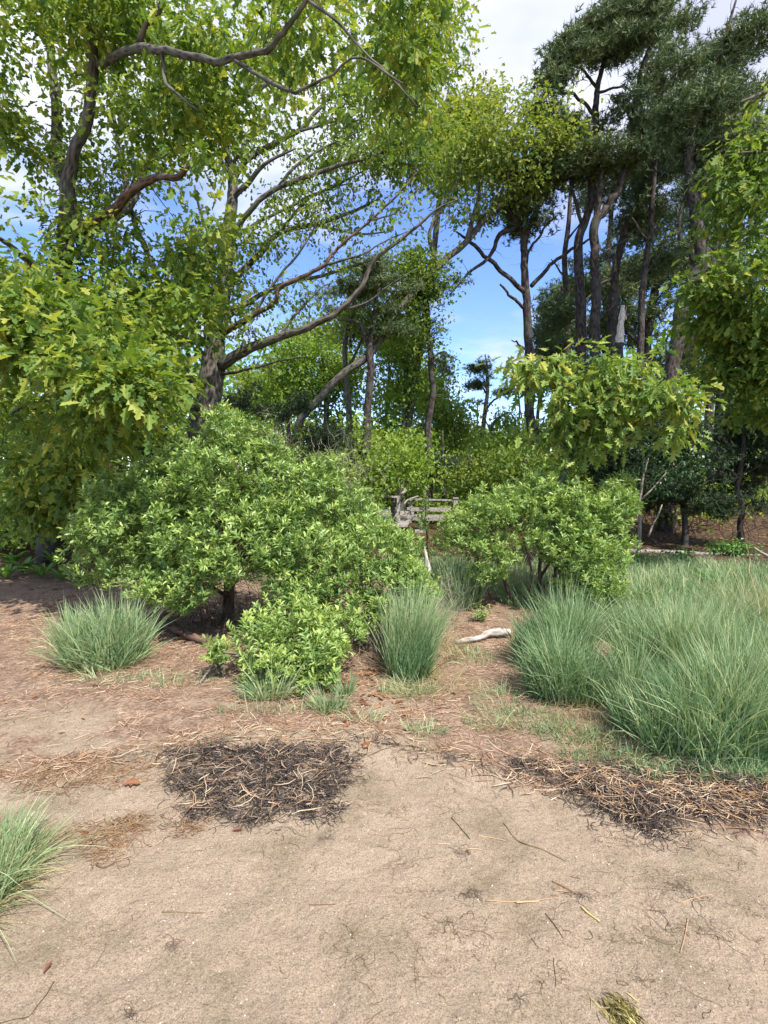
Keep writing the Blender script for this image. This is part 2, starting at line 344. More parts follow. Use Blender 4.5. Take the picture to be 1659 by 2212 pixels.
mr = nd(t, 'ShaderNodeMapRange', inp={1: .35, 2: .62}); t.links.new(aa.outputs[0], mr.inputs[0])
mz = nd(t, 'ShaderNodeMix', data_type='RGBA'); t.links.new(mr.outputs[0], mz.inputs['Factor']); t.links.new(mu2.outputs[2], mz.inputs[6]); t.links.new(mu3.outputs[2], mz.inputs[7])
ga = nd(t, 'ShaderNodeAttribute', attribute_name='grad'); duff = ramp(t, noi(9, 7, .7), [(.32, (.030, .022, .014)), (.55, (.085, .052, .030)), (.7, (.13, .085, .05))])
mg = nd(t, 'ShaderNodeMix', data_type='RGBA'); t.links.new(ga.outputs['Fac'], mg.inputs['Factor']); t.links.new(mz.outputs[2], mg.inputs[6]); t.links.new(duff, mg.inputs[7])
p = nd(t, 'ShaderNodeBsdfPrincipled', inp={'Roughness': .92, 'Specular IOR Level': .15}); t.links.new(mg.outputs[2], p.inputs['Base Color'])
b1 = nd(t, 'ShaderNodeBump', inp={'Strength': .8, 'Distance': .005}); t.links.new(noi(150, 6, .8), b1.inputs['Height'])
b2 = nd(t, 'ShaderNodeBump', inp={'Strength': .5, 'Distance': .03}); t.links.new(noi(22, 4, .6), b2.inputs['Height']); t.links.new(b1.outputs[0], b2.inputs['Normal'])
t.links.new(b2.outputs[0], p.inputs['Normal']); t.links.new(p.outputs[0], o.inputs[0])
put(mb, 'ground', gm, kind='structure')

# ------------------------------------------------------------------ trees
def in_view(pos, m=0):
    u, v, f = project(pos); return (u > -m) & (u < 1659 + m) & (v > -m) & (v < 2212 + m) & (f > .3)
PARTMESH = {}
def leaf_parts(T, tname, mname, pos, Rm, sc, tint, parent, pname='leaf'):
    """the leaves that show largest become leaf objects that share a few meshes"""
    key = (tname, mname)
    if key not in PARTMESH:
        PARTMESH[key] = []
        for q in range(12):
            b = MB(); T_ = T if q % 2 or tname == 'bay' else OAKC; b.add(T_[0] * (1 if q % 4 < 2 else .86, 1, 1), T_[1], (q // 2 + .5) / 6, T_[2]); PARTMESH[key].append(b.mesh('leaf_shape', M[mname]))
    inv = Matrix.Translation(-Vector(parent.location))
    for k in range(len(pos)):
        o = bpy.data.objects.new(pname, PARTMESH[key][min(5, int(tint[k] * 6)) * 2 + k % 2]); COL.objects.link(o); o.parent = parent
        m4 = np.eye(4); m4[:3, :3] = Rm[k] * sc[k]; m4[:3, 3] = pos[k]
        o.matrix_parent_inverse = inv; o.matrix_basis = Matrix(m4.tolist())
def leaves_out(parent, T, tname, mname, pos, Rm, sc, tint, nparts=300, T_rest=None, name='foliage'):
    tint = np.clip(tint, 0, .999)
    if nparts:
        u, v, f = project(pos); vis = in_view(pos, 10)
        score = np.where(vis, sc / f, 0) * (1 + .15 * rng.random(len(pos)))
        idx = np.argsort(-score)[:nparts]; idx = idx[score[idx] > 0]
        leaf_parts(T, tname, mname, pos[idx], Rm[idx], sc[idx], tint[idx], parent)
        keep = np.ones(len(pos), bool); keep[idx] = False
        pos, Rm, sc, tint = pos[keep], Rm[keep], sc[keep], tint[keep]
    b = MB(); Rm = Rm.copy(); Rm[:, :, 0] *= (.62 + .5 * rng.random((len(pos), 1))); alt = rng.random(len(pos)) < (.4 if tname.startswith('oak') and (T_rest or T) is not OAKL else 0)
    if T_rest is OAK2:
        dz_ = project(pos)[2] > 6.6; scatter(b, OAKL, pos[dz_], Rm[dz_], sc[dz_], tint[dz_]); pos, Rm, sc, tint, alt = pos[~dz_], Rm[~dz_], sc[~dz_], tint[~dz_], alt[~dz_]
    scatter(b, T_rest or T, pos[~alt], Rm[~alt], sc[~alt], tint[~alt]); scatter(b, OAKC, pos[alt], Rm[alt], sc[alt], tint[alt])
    if b.n: put(b, name, M[mname], parent, smooth=False, kind='stuff')
def blob_pts(blobs, n, clump=0., fs=1., over=2.2):
    if clump:
        P, wch = blob_pts(blobs, int(n * over)); x, y, z = P.T
        q = fnoise(x + .37 * y, z - .2 * y, 2.2 / fs, 3, 110) + .5 * fnoise(y + 3.1, z * .8 + x * .2, 2.6 / fs, 2, 120) + clump * .18 * rng.random(len(P))
        k = np.sort(np.argsort(-q)[:n]); return P[k], wch[k]
    return _blob_pts(blobs, n)
def _blob_pts(blobs, n):
    """blobs: (px, py, depth, rx_px, ry_px, rdepth_m, weight)"""
    bl = [b if len(b) == 7 else (*b, 1.) for b in blobs]
    wt = np.array([b[3] * b[4] * b[6] for b in bl], float); wt /= wt.sum()
    out = []; which = rng.choice(len(bl), n, p=wt)
    for k in which:
        px, py, dp, rx, ry, rd, _ = bl[k]
        q = rng.normal(size=3); q /= np.linalg.norm(q); q *= rng.random() ** .42
        c = at(px, py, dp); s = dp / FPX
        out.append((c[0] + q[0] * rx * s, dp + q[1] * rd, c[2] + q[2] * ry * s))
    return np.array(out), which
def tree(name, label, cat, limbs, blobs, ncl, kind, leafmat_, bark, group=None, nleaf=14, leafsize=.1, spread=.16, nparts=0,
         limbmats=None, twig=None, trunk_ground=True, jit=.012, twig_r=1.0, droop=.35, tint0=.45, tintv=.2, extra=None, limb_name='branch', sides=9, clump=0., fs=1., bare=None, T=None, Tn=None, wig=.1, sun_tint=.0):
    pts = []
    for li, lb in enumerate(limbs):
        P = np.array([at(a, b, c) for a, b, c, d in lb]); rad = np.array([d * .5 * c / FPX for a, b, c, d in lb])
        if li == 0 and trunk_ground:
            gz = float(ground_z(P[0, 0], P[0, 1])) - .08
            if P[0, 2] > gz + .15:
                P = np.concatenate([[(P[0, 0], P[0, 1], gz)], P]); rad = np.concatenate([[rad[0] * 1.25], rad])
            else: P[0, 2] = gz
        Q = smooth_path(np.concatenate([P, rad[:, None]], 1)); r = np.maximum(Q[:, 3], .003); Q = Q[:, :3]
        n = len(Q); env = np.sin(np.linspace(0, math.pi, n))[:, None]
        j = rng.normal(size=(n, 3)) * jit; j = (j + np.roll(j, 1, 0) + np.roll(j, -1, 0)) / 2
        Q = Q + j * env
        pts.append((Q, r))
    root = empty(name, pts[0][0][0] * np.array([1, 1, 1]), label, cat, group)
    for li, (Q, r) in enumerate(pts):
        b = MB(); tubes(b, Q, r, sides if r.max() > .03 else 6, rough=.09 if r.max() > .03 else .05, closed=True)
        mn = (limbmats or {}).get(li, bark)
        put(b, 'trunk' if li == 0 else limb_name, M[mn], root)
    SK = np.concatenate([q for q, r in pts]); SR = np.concatenate([r for q, r in pts])
    SD = np.concatenate([unit(np.gradient(q, axis=0)) for q, r in pts])
    cap = len(SK) + ncl * 6; A = np.zeros((cap, 3)); B = np.zeros(cap); D = np.zeros((cap, 3)); m = len(SK)
    A[:m] = SK; B[:m] = SR; D[:m] = SD
    C, which = blob_pts(blobs, ncl, clump, fs, 1.12 if kind == 'bay' else 2.2); nb = 0
    if bare: Cb, _ = blob_pts(*bare); nb = len(Cb); C = np.concatenate([Cb, C]); ncl = len(C)
    cap = len(SK) + ncl * 6; A = np.zeros((cap, 3)); B = np.zeros(cap); D = np.zeros((cap, 3)); A[:m] = SK; B[:m] = SR; D[:m] = SD
    C[:, 2] = np.maximum(C[:, 2], ground_z(C[:, 0], C[:, 1]) + .05)
    d0 = np.array([np.min(np.sum((SK - c) ** 2, 1)) for c in C]); order = np.argsort(d0)
    tp, trd, ends = [], [], []
    for c in C[order]:
        dd = np.sum((A[:m] - c) ** 2, 1) + .12 * np.maximum(A[:m, 2] - c[2], 0)
        k = int(np.argmin(dd)); p0 = A[k]; Ld = math.sqrt(max(np.sum((c - p0) ** 2), 1e-6))
        ctl = p0 + (c - p0) * .45 + D[k] * .22 * Ld + rng.normal(size=3) * wig * Ld
        tt = np.linspace(0, 1, 6)[:, None]
        path = (1 - tt) ** 2 * p0 + 2 * tt * (1 - tt) * ctl + tt ** 2 * c
        path[1:-1] += rng.normal(size=(4, 3)) * .03 * Ld
        r0 = min(B[k] * .75, (.003 + .009 * Ld) * twig_r); r1 = min(r0 * .5, .0022 * twig_r + .001)
        rr = np.linspace(r0, r1, 6)
        tp.append(path); trd.append(rr); A[m:m + 5] = path[1:]; B[m:m + 5] = rr[1:]; D[m:m + 5] = unit(np.diff(path, axis=0)); m += 5
        ends.append(unit(path[-1] - path[-2]))
    b = MB(); kk = [0, 2, 4, 5] if leafsize > .08 and blobs[0][2] < 12 else [0, 3, 5]; tubes(b, np.array(tp)[:, kk], np.array(trd)[:, kk], 3)
    put(b, 'twigs', M[twig or 'twig'], root, kind='stuff')
    leafy = order >= nb; C = C[order][leafy]; ends = np.array(ends)[leafy]; TP = np.array(tp)[leafy]
    n = len(C) * nleaf; ci = np.repeat(np.arange(len(C)), nleaf)
    ctint = tint0 + rng.normal(size=len(C)) * tintv * .6
    if kind == 'oak':
        pos = C[ci] + rng.normal(size=(n, 3)) * spread * np.array([1, 1, .6])
        # some leaves along the twig itself
        al = rng.random(n) < .3; k = rng.integers(2, 5, n); pos[al] = TP[ci[al], k[al]] + rng.normal(size=(al.sum(), 3)) * spread * .3
        d = unit(pos - C[ci] + 1e-6) * .6 + ends[ci] * .4 + rv(n) * .5; d[:, 2] -= droop
        nr = rv(n) * .65 + np.array([0, 0, 1.])
        sc = leafsize * (.6 + .6 * rng.random(n)); tn = ctint[ci] + rng.normal(size=n) * tintv * .7
        T = T or OAK2; leaves_out(root, T, Tn or 'oak', leafmat_, pos, frames(d, nr), sc, tn, nparts, T if leafsize > .1 or nparts else T)
    elif kind == 'bay':
        h = rng.random(n) ** .8 * spread
        ax = unit(ends * .45 + np.array([0, 0, .75]) + rng.normal(size=ends.shape) * .35)[ci]
        pos = C[ci] + ax * (h[:, None] - spread * .5)
        s = unit(np.cross(ax, rv(n))); d = s * .8 + ax * (.35 + .5 * h[:, None] / spread); d[:, 2] += .05
        nr = ax * .8 + rv(n) * .35 - s * .2
        sc = leafsize * (.55 + .6 * rng.random(n)) * (1.05 - .35 * h / spread)
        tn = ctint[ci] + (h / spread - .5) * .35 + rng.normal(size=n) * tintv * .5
        u_, v_, f_ = project(pos); hid = rng.random(n) < .45; hid &= ~(np.argsort(np.argsort(f_)) < n * .25)
        leaves_out(root, BAY, 'bay', leafmat_, pos[~hid], frames(d, nr)[~hid], sc[~hid], tn[~hid], nparts, BAY)
        leaves_out(root, BAYL, 'bayl', leafmat_, pos[hid], frames(d, nr)[hid], sc[hid], tn[hid], 0, BAYL, 'inner_foliage')
    elif kind == 'far':
        pos = C[ci] + rng.normal(size=(n, 3)) * spread * np.array([1, 1, .55])
        d = rv(n); d[:, 2] -= droop; nr = rv(n) * .7 + np.array([0, 0, 1.])
        sc = leafsize * (.5 + .9 * rng.random(n)); tn = ctint[ci] + rng.normal(size=n) * tintv * .6
        leaves_out(root, T or FAR, 'far', leafmat_, pos, frames(d, nr), sc, tn, 0)
    elif kind == 'pine':
        # nleaf tufts of needles per cluster
        tpos = C[ci] + rng.normal(size=(n, 3)) * spread * np.array([1, 1, .5])
        tdir = unit(rv(n) * .7 + ends[ci] * .4 + np.array([0, 0, .55]))
        K = 9; dirs = unit(tdir[:, None] * .55 + rng.normal(size=(n, K, 3)) * .55)
        ln = leafsize * (.6 + .6 * rng.random((n, K)))
        base = tpos[:, None] - tdir[:, None] * leafsize * .5 * rng.random((n, K, 1))
        tip = base + dirs * ln[..., None]; sd = unit(np.cross(dirs, rng.normal(size=dirs.shape))) * (leafsize * .080)
        V = np.stack([base - sd, base + sd, tip], 2).reshape(-1, 3); F = np.arange(len(V)).reshape(-1, 3)
        tn = np.clip(ctint[ci] + rng.normal(size=n) * tintv * .7, 0, 1)
        b = MB(); b.add(V, F, np.repeat(tn, K * 3)); put(b, 'foliage', M[leafmat_], root, smooth=False, kind='stuff')
    return root

# --- the near oak on the left, its limbs reaching over the viewer
tree('oak_tree', 'tall oak at the left, boughs of large lobed leaves reaching overhead', 'tree',
 [[(100, 1192, 9.3, 43.7), (112, 1050, 9.3, 33.6), (118, 900, 9.2, 31.9), (132, 740, 9.1, 31.9), (138, 600, 9.0, 31.9), (144, 500, 8.9, 33.6), (146, 400, 8.8, 28.6), (160, 330, 8.6, 22.7), (186, 270, 8.4, 22.7), (197, 190, 8.2, 21), (204, 120, 8.0, 21), (196, 0, 7.8, 20.2), (190, -140, 7.6, 15.1), (200, -300, 7.4, 7.6)],
  [(143, 420, 8.9, 21.8), (122, 330, 9.2, 21), (120, 200, 9.4, 18.5), (100, 60, 9.8, 13.4), (80, -120, 10, 6.7)],
  [(165, 502, 8.8, 21.8), (235, 462, 8.2, 20.2), (280, 415, 7.8, 18.5), (335, 385, 7.5, 15.1), (388, 380, 7.3, 11.8), (415, 342, 7.2, 7.6)],
  [(168, 498, 9.0, 25.2), (240, 470, 9.4, 23.5), (285, 430, 9.7, 21.8), (312, 365, 10, 18.5), (380, 308, 10.3, 16.8), (440, 255, 10.6, 13.4), (560, 190, 11, 11.8), (620, 150, 11.4, 6.7)],
  [(215, 140, 8.0, 16.8), (290, 105, 7.2, 16.8), (350, 110, 6.7, 15.1), (430, 132, 6.2, 14.3), (500, 125, 5.8, 13.4), (575, 105, 5.5, 11.8), (625, 50, 5.2, 10.1), (665, 0, 5.0, 8.4), (720, -120, 4.8, 4.2)],
  [(292, 104, 7.2, 11.8), (325, 40, 6.9, 10.1), (350, 0, 6.7, 8.4), (370, -110, 6.4, 4.2)],
  [(118, 620, 9.0, 16), (60, 560, 7.6, 14), (10, 520, 6.6, 10), (-60, 500, 6, 6)],
  [(125, 780, 9.0, 14), (180, 800, 7.6, 12), (150, 760, 6.2, 9), (230, 790, 5.2, 6), (290, 830, 4.7, 4)],
  [(118, 900, 9.0, 12), (60, 880, 7.6, 9), (30, 900, 6.6, 5), (110, 965, 6.2, 3)],
  [(350, 110, 6.7, 9), (360, 180, 6.6, 7), (430, 240, 6.4, 4)],
  [(500, 125, 5.8, 9), (640, 200, 5.2, 7), (760, 130, 4.8, 5), (870, 180, 4.6, 3)],
  [(665, 0, 5.0, 7), (720, 40, 4.9, 6), (760, 90, 4.8, 5), (830, 150, 4.8, 4), (900, 230, 4.8, 3)]],
 [(90, 60, 8.2, 170, 110, 1.2), (300, 40, 7.7, 170, 90, 1.0), (520, 40, 7.0, 160, 90, 1.3, .8), (740, 60, 5.8, 170, 80, 1.2, .6), (880, 120, 6.0, 90, 110, 1.1, .5), (915, 40, 6.0, 60, 60, 1., .45), (300, 330, 9.6, 120, 70, .6, .5),
  (450, 190, 7.6, 190, 70, 1.2, .65), (700, 170, 6.8, 120, 60, 1., .6), (110, 240, 9.3, 190, 100, .9), (40, 460, 8, 90, 70, .9, .35), (330, 290, 8, 150, 60, .9, .6),
  (270, 580, 8.6, 180, 110, .9, .9), (90, 640, 6.6, 130, 90, 1.0), (80, 720, 5.4, 110, 80, .7, 1.2), (210, 790, 5.0, 110, 60, .5, 1.25), (270, 840, 4.7, 65, 42, .35, 1.5), (60, 850, 5.8, 90, 80, .7),
  (200, 910, 5.6, 120, 60, .6), (110, 1000, 7.6, 130, 90, .8), (200, 1010, 7.2, 80, 70, .6, .7), (370, 700, 7.4, 110, 90, .9, .8), (400, 600, 8.4, 100, 90, .8, .7), (345, 830, 6.8, 70, 50, .5, .7), (50, 1080, 8.4, 100, 80, .8, 1.3), (40, 930, 8.5, 100, 100, .8, 1.), (120, 1100, 8.0, 70, 50, .5, .8), (30, 980, 7.5, 90, 80, .8, .9), (150, 920, 6.5, 110, 60, .7, .9),
  (480, 370, 7.0, 60, 50, .4, .5), (470, 460, 7.3, 60, 60, .4, .7), (160, 400, 9, 60, 160, .5, .3)],
 2750, 'oak', 'oak_near', 'oakbark', nleaf=9, leafsize=.148, spread=.18, nparts=300, limbmats={2: 'redbark'}, droop=.20, tint0=.52, tintv=.28, clump=1., fs=1.)

# --- the big oak in the middle left
oak_mid = [[(432, 1000, 10.6, 66), (438, 900, 10.6, 58), (450, 850, 10.6, 56), (458, 800, 10.6, 52), (466, 740, 10.6, 40), (478, 660, 10.6, 30), (488, 580, 10.6, 28), (494, 500, 10.7, 26), (502, 420, 10.8, 22), (498, 360, 10.9, 18), (480, 300, 11, 14), (470, 180, 11.2, 9), (480, 60, 11.4, 5)],
  [(478, 790, 10.5, 25.6), (520, 762, 10.3, 22.4), (600, 728, 10.1, 17.6), (680, 700, 9.9, 14.4), (735, 668, 9.8, 12), (780, 620, 9.7, 10.4), (810, 560, 9.6, 8.8), (870, 515, 9.5, 7.2), (940, 455, 9.4, 4.8), (990, 430, 9.3, 2.4)],
  [(480, 720, 10.5, 16), (545, 683, 10.2, 12), (590, 655, 10, 9.6), (605, 625, 9.9, 9.6), (650, 600, 9.8, 8.8), (702, 572, 9.7, 8), (728, 538, 9.7, 6.4), (800, 475, 9.6, 4.8), (860, 420, 9.5, 4), (900, 372, 9.5, 2.4)],
  [(482, 690, 10.8, 14.4), (540, 650, 11, 11.2), (580, 628, 11.1, 9.6), (640, 604, 11.2, 8.8), (700, 594, 11.3, 7.2), (820, 556, 11.5, 4)],
  [(535, 575, 10.9, 12.8), (572, 535, 11, 12), (600, 505, 11, 11.2), (675, 484, 11.1, 9.6), (750, 462, 11.2, 7.2), (820, 430, 11.3, 4)],
  [(487, 620, 10.7, 16), (535, 575, 10.9, 13.6)],
  [(493, 520, 10.6, 13.6), (542, 452, 10.4, 11.2), (595, 410, 10.3, 10.4), (700, 368, 10.2, 8.8), (780, 345, 10.1, 7.2), (860, 318, 10, 4), (930, 300, 10, 2.4)],
  [(500, 400, 10.8, 12), (522, 360, 10.9, 11.2), (560, 325, 11, 10.4), (640, 285, 11.2, 9.6), (690, 235, 11.3, 8), (720, 210, 11.3, 6.4), (830, 180, 11.4, 4)],
  [(500, 430, 10.8, 12), (530, 400, 10.6, 11.2), (580, 350, 10.4, 7.2), (640, 320, 10.3, 3.2)],
  [(500, 390, 10.8, 11.2), (470, 330, 10.6, 9.6), (445, 270, 10.5, 7.2), (430, 200, 10.4, 4)],
  [(440, 870, 10.5, 20.8), (400, 800, 10.2, 17.6), (372, 760, 10, 17.6), (347, 700, 9.9, 14.4), (340, 600, 9.9, 13.6), (312, 535, 9.9, 12), (288, 470, 9.9, 10.4), (262, 350, 9.9, 10.4), (245, 250, 9.9, 7.2), (230, 120, 10, 4)],
  [(480, 808, 10.4, 8), (530, 800, 10, 5.6), (600, 780, 9.6, 4), (660, 770, 9.4, 2.4)],
  [(428, 880, 10.3, 12.8), (395, 860, 9.8, 9.6), (330, 830, 9.3, 8), (270, 790, 9, 7.2), (245, 740, 8.9, 4.8)],
  [(495, 520, 10.7, 9), (560, 478, 10.9, 7), (640, 438, 11, 6), (720, 402, 11.2, 5), (800, 362, 11.3, 2.5)], [(600, 505, 11, 7), (650, 446, 11.1, 6), (705, 410, 11.2, 4), (760, 395, 11.2, 2.5)],
  [(675, 484, 11.1, 6), (725, 496, 11, 5), (785, 505, 11, 4), (850, 498, 11, 2)], [(702, 572, 9.7, 6), (760, 556, 9.6, 4.5), (830, 522, 9.6, 3), (880, 500, 9.6, 2)], [(595, 410, 10.3, 7), (640, 360, 10.2, 6), (700, 320, 10.2, 4.5), (770, 286, 10.1, 2.5)],
  [(545, 683, 10.3, 7), (600, 600, 10.2, 5.5), (650, 540, 10.1, 4.5), (690, 470, 10, 3)], [(498, 360, 10.9, 8), (545, 290, 11, 7), (600, 220, 11.1, 5.5), (660, 150, 11.2, 4.5), (705, 70, 11.3, 2.5)], [(484, 310, 11, 7), (425, 225, 10.9, 5.5), (385, 145, 10.8, 4.5), (350, 50, 10.7, 2.5)],
  [(490, 330, 11, 7), (505, 245, 11, 5.5), (542, 150, 11, 4.5), (565, 50, 11, 2.5)], [(640, 285, 11.2, 6), (705, 268, 11.2, 5), (785, 258, 11.2, 4), (870, 236, 11.3, 2)], [(600, 728, 10.1, 6), (650, 668, 10.2, 4.5), (690, 625, 10.2, 3), (720, 610, 10.2, 2)],
  [(735, 668, 9.8, 6), (790, 655, 9.8, 4.5), (850, 610, 9.7, 3), (900, 580, 9.7, 2)], [(800, 475, 9.6, 4), (850, 460, 9.5, 3), (910, 400, 9.5, 2)],
  [(488, 560, 10.5, 12), (470, 520, 10, 9.6), (440, 480, 9.6, 7.2), (420, 400, 9.4, 4)]]
tree('oak_tree', 'big grey-barked oak behind the left shrub, long bare limbs arching to the right', 'tree', oak_mid,
 [(500, 640, 10.9, 90, 90, .7, .35), (560, 330, 11, 120, 90, 1.3, .8), (700, 260, 11, 150, 80, 1.4), (820, 230, 11, 120, 110, 1.2), (900, 280, 10.5, 80, 110, .8, .8), (640, 120, 11.5, 180, 100, 1.2), (880, 80, 11.5, 90, 110, 1.0),
  (760, 400, 10.6, 140, 60, 1.1, .55), (620, 430, 10.6, 100, 50, 1, .4), (700, 520, 10.4, 130, 60, 1, .4), (850, 330, 10, 90, 60, .8, .6), (540, 520, 10.6, 70, 50, .8, .6), (620, 640, 10.2, 80, 40, .7, .35), (560, 700, 10, 70, 40, .5, .5),
  (300, 640, 9.9, 120, 100, .9, .8), (260, 430, 10, 110, 110, 1, .7), (400, 560, 9.8, 80, 80, .7, .7), (380, 200, 10.5, 150, 120, 1.2, .7), (330, 830, 9.2, 70, 50, .5, .9), (230, 740, 9, 70, 60, .6, .8), (560, 800, 9.9, 70, 30, .4, .3), (880, 460, 9.6, 80, 60, .6, .25), (440, 330, 10, 90, 70, .8, .6)],
 2700, 'oak', 'oak_far', 'oakbark', nleaf=9, leafsize=.105, spread=.13, bare=([(760, 440, 10, 180, 80, 1.), (880, 440, 9.6, 80, 60, .6), (640, 560, 10.4, 120, 60, .9), (560, 300, 11, 150, 80, 1.), (700, 500, 10, 150, 60, .8), (900, 400, 9.6, 60, 60, .5)], 620), limbmats={1: 'oakbark', 2: 'redbark'}, droop=.5, tint0=.55, tintv=.25, T=OAKL, wig=.16, clump=1.2, fs=1.3, twig_r=1.5)
tree('oak_tree', 'oak with yellowish spring leaves whose top shows right of the near boughs', 'tree',
 [[(870, 1000, 18, 18), (900, 800, 18, 15), (930, 600, 18, 13), (950, 420, 18, 11), (960, 300, 18, 8), (970, 180, 18, 4)], [(955, 340, 18, 7), (1010, 290, 18, 5), (1050, 240, 18, 2)], [(950, 430, 18, 7), (900, 380, 18, 5), (860, 300, 18, 3)]],
 [(985, 130, 18, 45, 90, 1.2), (960, 60, 18, 40, 50, 1), (1000, 260, 18, 70, 70, 1.4), (960, 330, 18, 70, 60, 1.3), (1050, 240, 18, 40, 40, .9), (940, 200, 18, 50, 90, 1.2)],
 620, 'oak', 'oak_yellow', 'oakbark', nleaf=13, leafsize=.16, spread=.26, T=OAKL, clump=1., fs=2., tint0=.45, tintv=.25, twig_r=2.2)
tree('oak_tree', 'leaning oak rising to the right from behind the big grey oak, yellow-green top', 'tree',
 [[(640, 935, 15, 18), (690, 862, 15, 17), (742, 808, 15, 16), (800, 765, 15.2, 16), (850, 690, 15.4, 15), (900, 622, 15.6, 14), (945, 575, 15.8, 14), (1010, 520, 16, 13), (1055, 462, 16.2, 13), (1098, 430, 16.3, 10), (1130, 370, 16.3, 6)],
  [(1008, 520, 16, 10), (1030, 440, 15.8, 8), (1040, 380, 15.8, 6), (1060, 310, 15.8, 3)], [(1055, 462, 16.2, 9), (1090, 400, 16, 7), (1110, 320, 16, 4)], [(945, 575, 15.8, 9), (930, 500, 15.6, 7), (985, 400, 15.5, 5), (1000, 330, 15.5, 3)],
  [(800, 765, 15.2, 10), (780, 700, 15, 8), (730, 690, 15, 4)]],
 [(1080, 265, 16, 70, 22, 1.6), (1130, 300, 16, 90, 20, 1.8), (1030, 320, 16, 80, 26, 1.8), (1190, 335, 16.4, 80, 18, 1.5), (1100, 355, 16, 90, 18, 1.8), (1010, 385, 16, 70, 22, 1.6), (1080, 405, 16, 80, 16, 1.5), (1150, 400, 16.2, 60, 14, 1.3), (1030, 450, 16, 50, 22, 1.1, .7), (975, 470, 16, 40, 26, .9, .5), (960, 380, 16, 30, 60, 1, .7)],
 760, 'oak', 'oak_yellow', 'oakbark', nleaf=11, leafsize=.15, spread=.30, T=OAKL, clump=1.6, fs=1.2, tint0=.30, tintv=.25, twig_r=2.0)

# --- tall pines on the right
def pine(label, limbs, blobs, ncl, mname='pine', nl=9, size=.30, spread=.28, **kw):
    blobs = [(b[0], b[1], b[2], b[3], b[4] * .80, *b[5:]) for b in blobs]; size *= .64; spread *= .52; ncl = int(ncl * 1.7); nl = max(4, nl - 2)
    return tree('pine_tree', label, 'tree', limbs, blobs, ncl, 'pine', mname, 'pinebark', group=kw.pop('group', 'tall pines standing behind the sapling oak'), nleaf=nl, leafsize=size, spread=spread, bare=([(b[0], b[1] + 50, b[2], b[3], b[4] * 1.6, b[5]) for b in blobs], int(ncl * .4)), twig_r=kw.pop('tr', 1.5 if blobs[0][2] < 17.5 else 2.0), jit=.03, wig=.2, clump=1., fs=2.2, **kw)
pine('tall dark pine at the edge of the sky gap, forked limbs either side', [[(1160, 1030, 17, 23.8), (1150, 930, 17, 21.1), (1140, 830, 17, 19.1), (1142, 737, 17, 18.5), (1137, 650, 17, 17.2), (1130, 575, 17, 15.8), (1134, 525, 17, 15.8), (1120, 485, 17, 15.8), (1115, 440, 17, 13.2), (1112, 390, 17, 9.2), (1120, 340, 17, 5.3)],
  [(1134, 632, 17, 10.9), (1095, 596, 16.8, 9.4), (1055, 556, 16.6, 8.6), (1015, 522, 16.4, 7), (985, 500, 16.3, 3.1)], [(1148, 618, 17, 9.4), (1190, 575, 17.2, 7.8), (1245, 533, 17.4, 6.2), (1285, 512, 17.6, 3.1)],
  [(1130, 665, 16.9, 7), (1105, 640, 16.6, 6), (1080, 614, 16.4, 4)], [(1116, 492, 17, 12), (1082, 506, 16.8, 10), (1062, 550, 16.6, 8), (1020, 582, 16.4, 6), (972, 636, 16.2, 3)],
  [(1134, 520, 17, 12), (1150, 470, 17.2, 10), (1175, 420, 17.3, 8), (1190, 370, 17.4, 4)], [(1120, 488, 17, 12), (1090, 440, 16.8, 8), (1060, 420, 16.6, 4)], [(1135, 560, 17, 6), (1160, 510, 17, 5), (1200, 470, 17, 3)], [(1142, 760, 17, 6), (1118, 740, 16.8, 4), (1105, 735, 16.7, 2)]],
 [(1130, 400, 17, 90, 40, 1.5, 1.4), (1190, 380, 17, 60, 40, 1.5, 1.4), (1000, 600, 16.4, 50, 30, .8, .5), (1150, 470, 17, 60, 60, 1.2, .35), (1080, 460, 17, 60, 40, 1, .4), (1075, 770, 16.8, 25, 14, .3, .3), (975, 540, 16.3, 30, 30, .4, .5)], 210)
pine('tall pine with its left crown tip highest against the clouds', [[(1262, 1035, 16.5, 26.4), (1258, 850, 16.5, 23.8), (1254, 737, 16.5, 22.4), (1254, 650, 16.5, 21.1), (1249, 575, 16.5, 19.8), (1254, 500, 16.5, 17.2), (1275, 430, 16.5, 15.8), (1284, 320, 16.5, 14.5), (1287, 240, 16.5, 13.2), (1290, 190, 16.5, 10.6), (1310, 110, 16.5, 7.9), (1320, 20, 16.5, 4.6)],
  [(1284, 250, 16.5, 7.8), (1250, 215, 16.3, 6.2), (1210, 200, 16, 4.7), (1170, 205, 15.8, 2.3)], [(1290, 190, 16.5, 7), (1260, 150, 16.3, 4.7), (1230, 100, 16, 2.3)], [(1284, 330, 16.5, 6.2), (1250, 290, 16.3, 4.7), (1200, 275, 16, 2.3)], [(1256, 480, 16.5, 7.8), (1240, 430, 16.5, 7), (1235, 410, 16.5, 5.5), (1200, 408, 16.4, 2.3)], [(1290, 200, 16.5, 6.2), (1340, 190, 16.6, 3.9), (1380, 200, 16.7, 2.3)]],
 [(1190, 195, 16, 50, 30, .9, 1.3), (1230, 140, 16.2, 60, 50, 1.1, 1.2), (1290, 70, 16.4, 80, 50, 1.4, 1.2), (1260, 225, 16.4, 60, 30, 1, .8), (1210, 275, 16.2, 50, 20, .8, .8), (1330, 20, 16.5, 90, 50, 1.4), (1240, 365, 16.5, 60, 30, 1.2, 1.2), (1330, 150, 16.5, 60, 40, 1.2, .9), (1180, 240, 16, 35, 20, .6, .7)], 330)
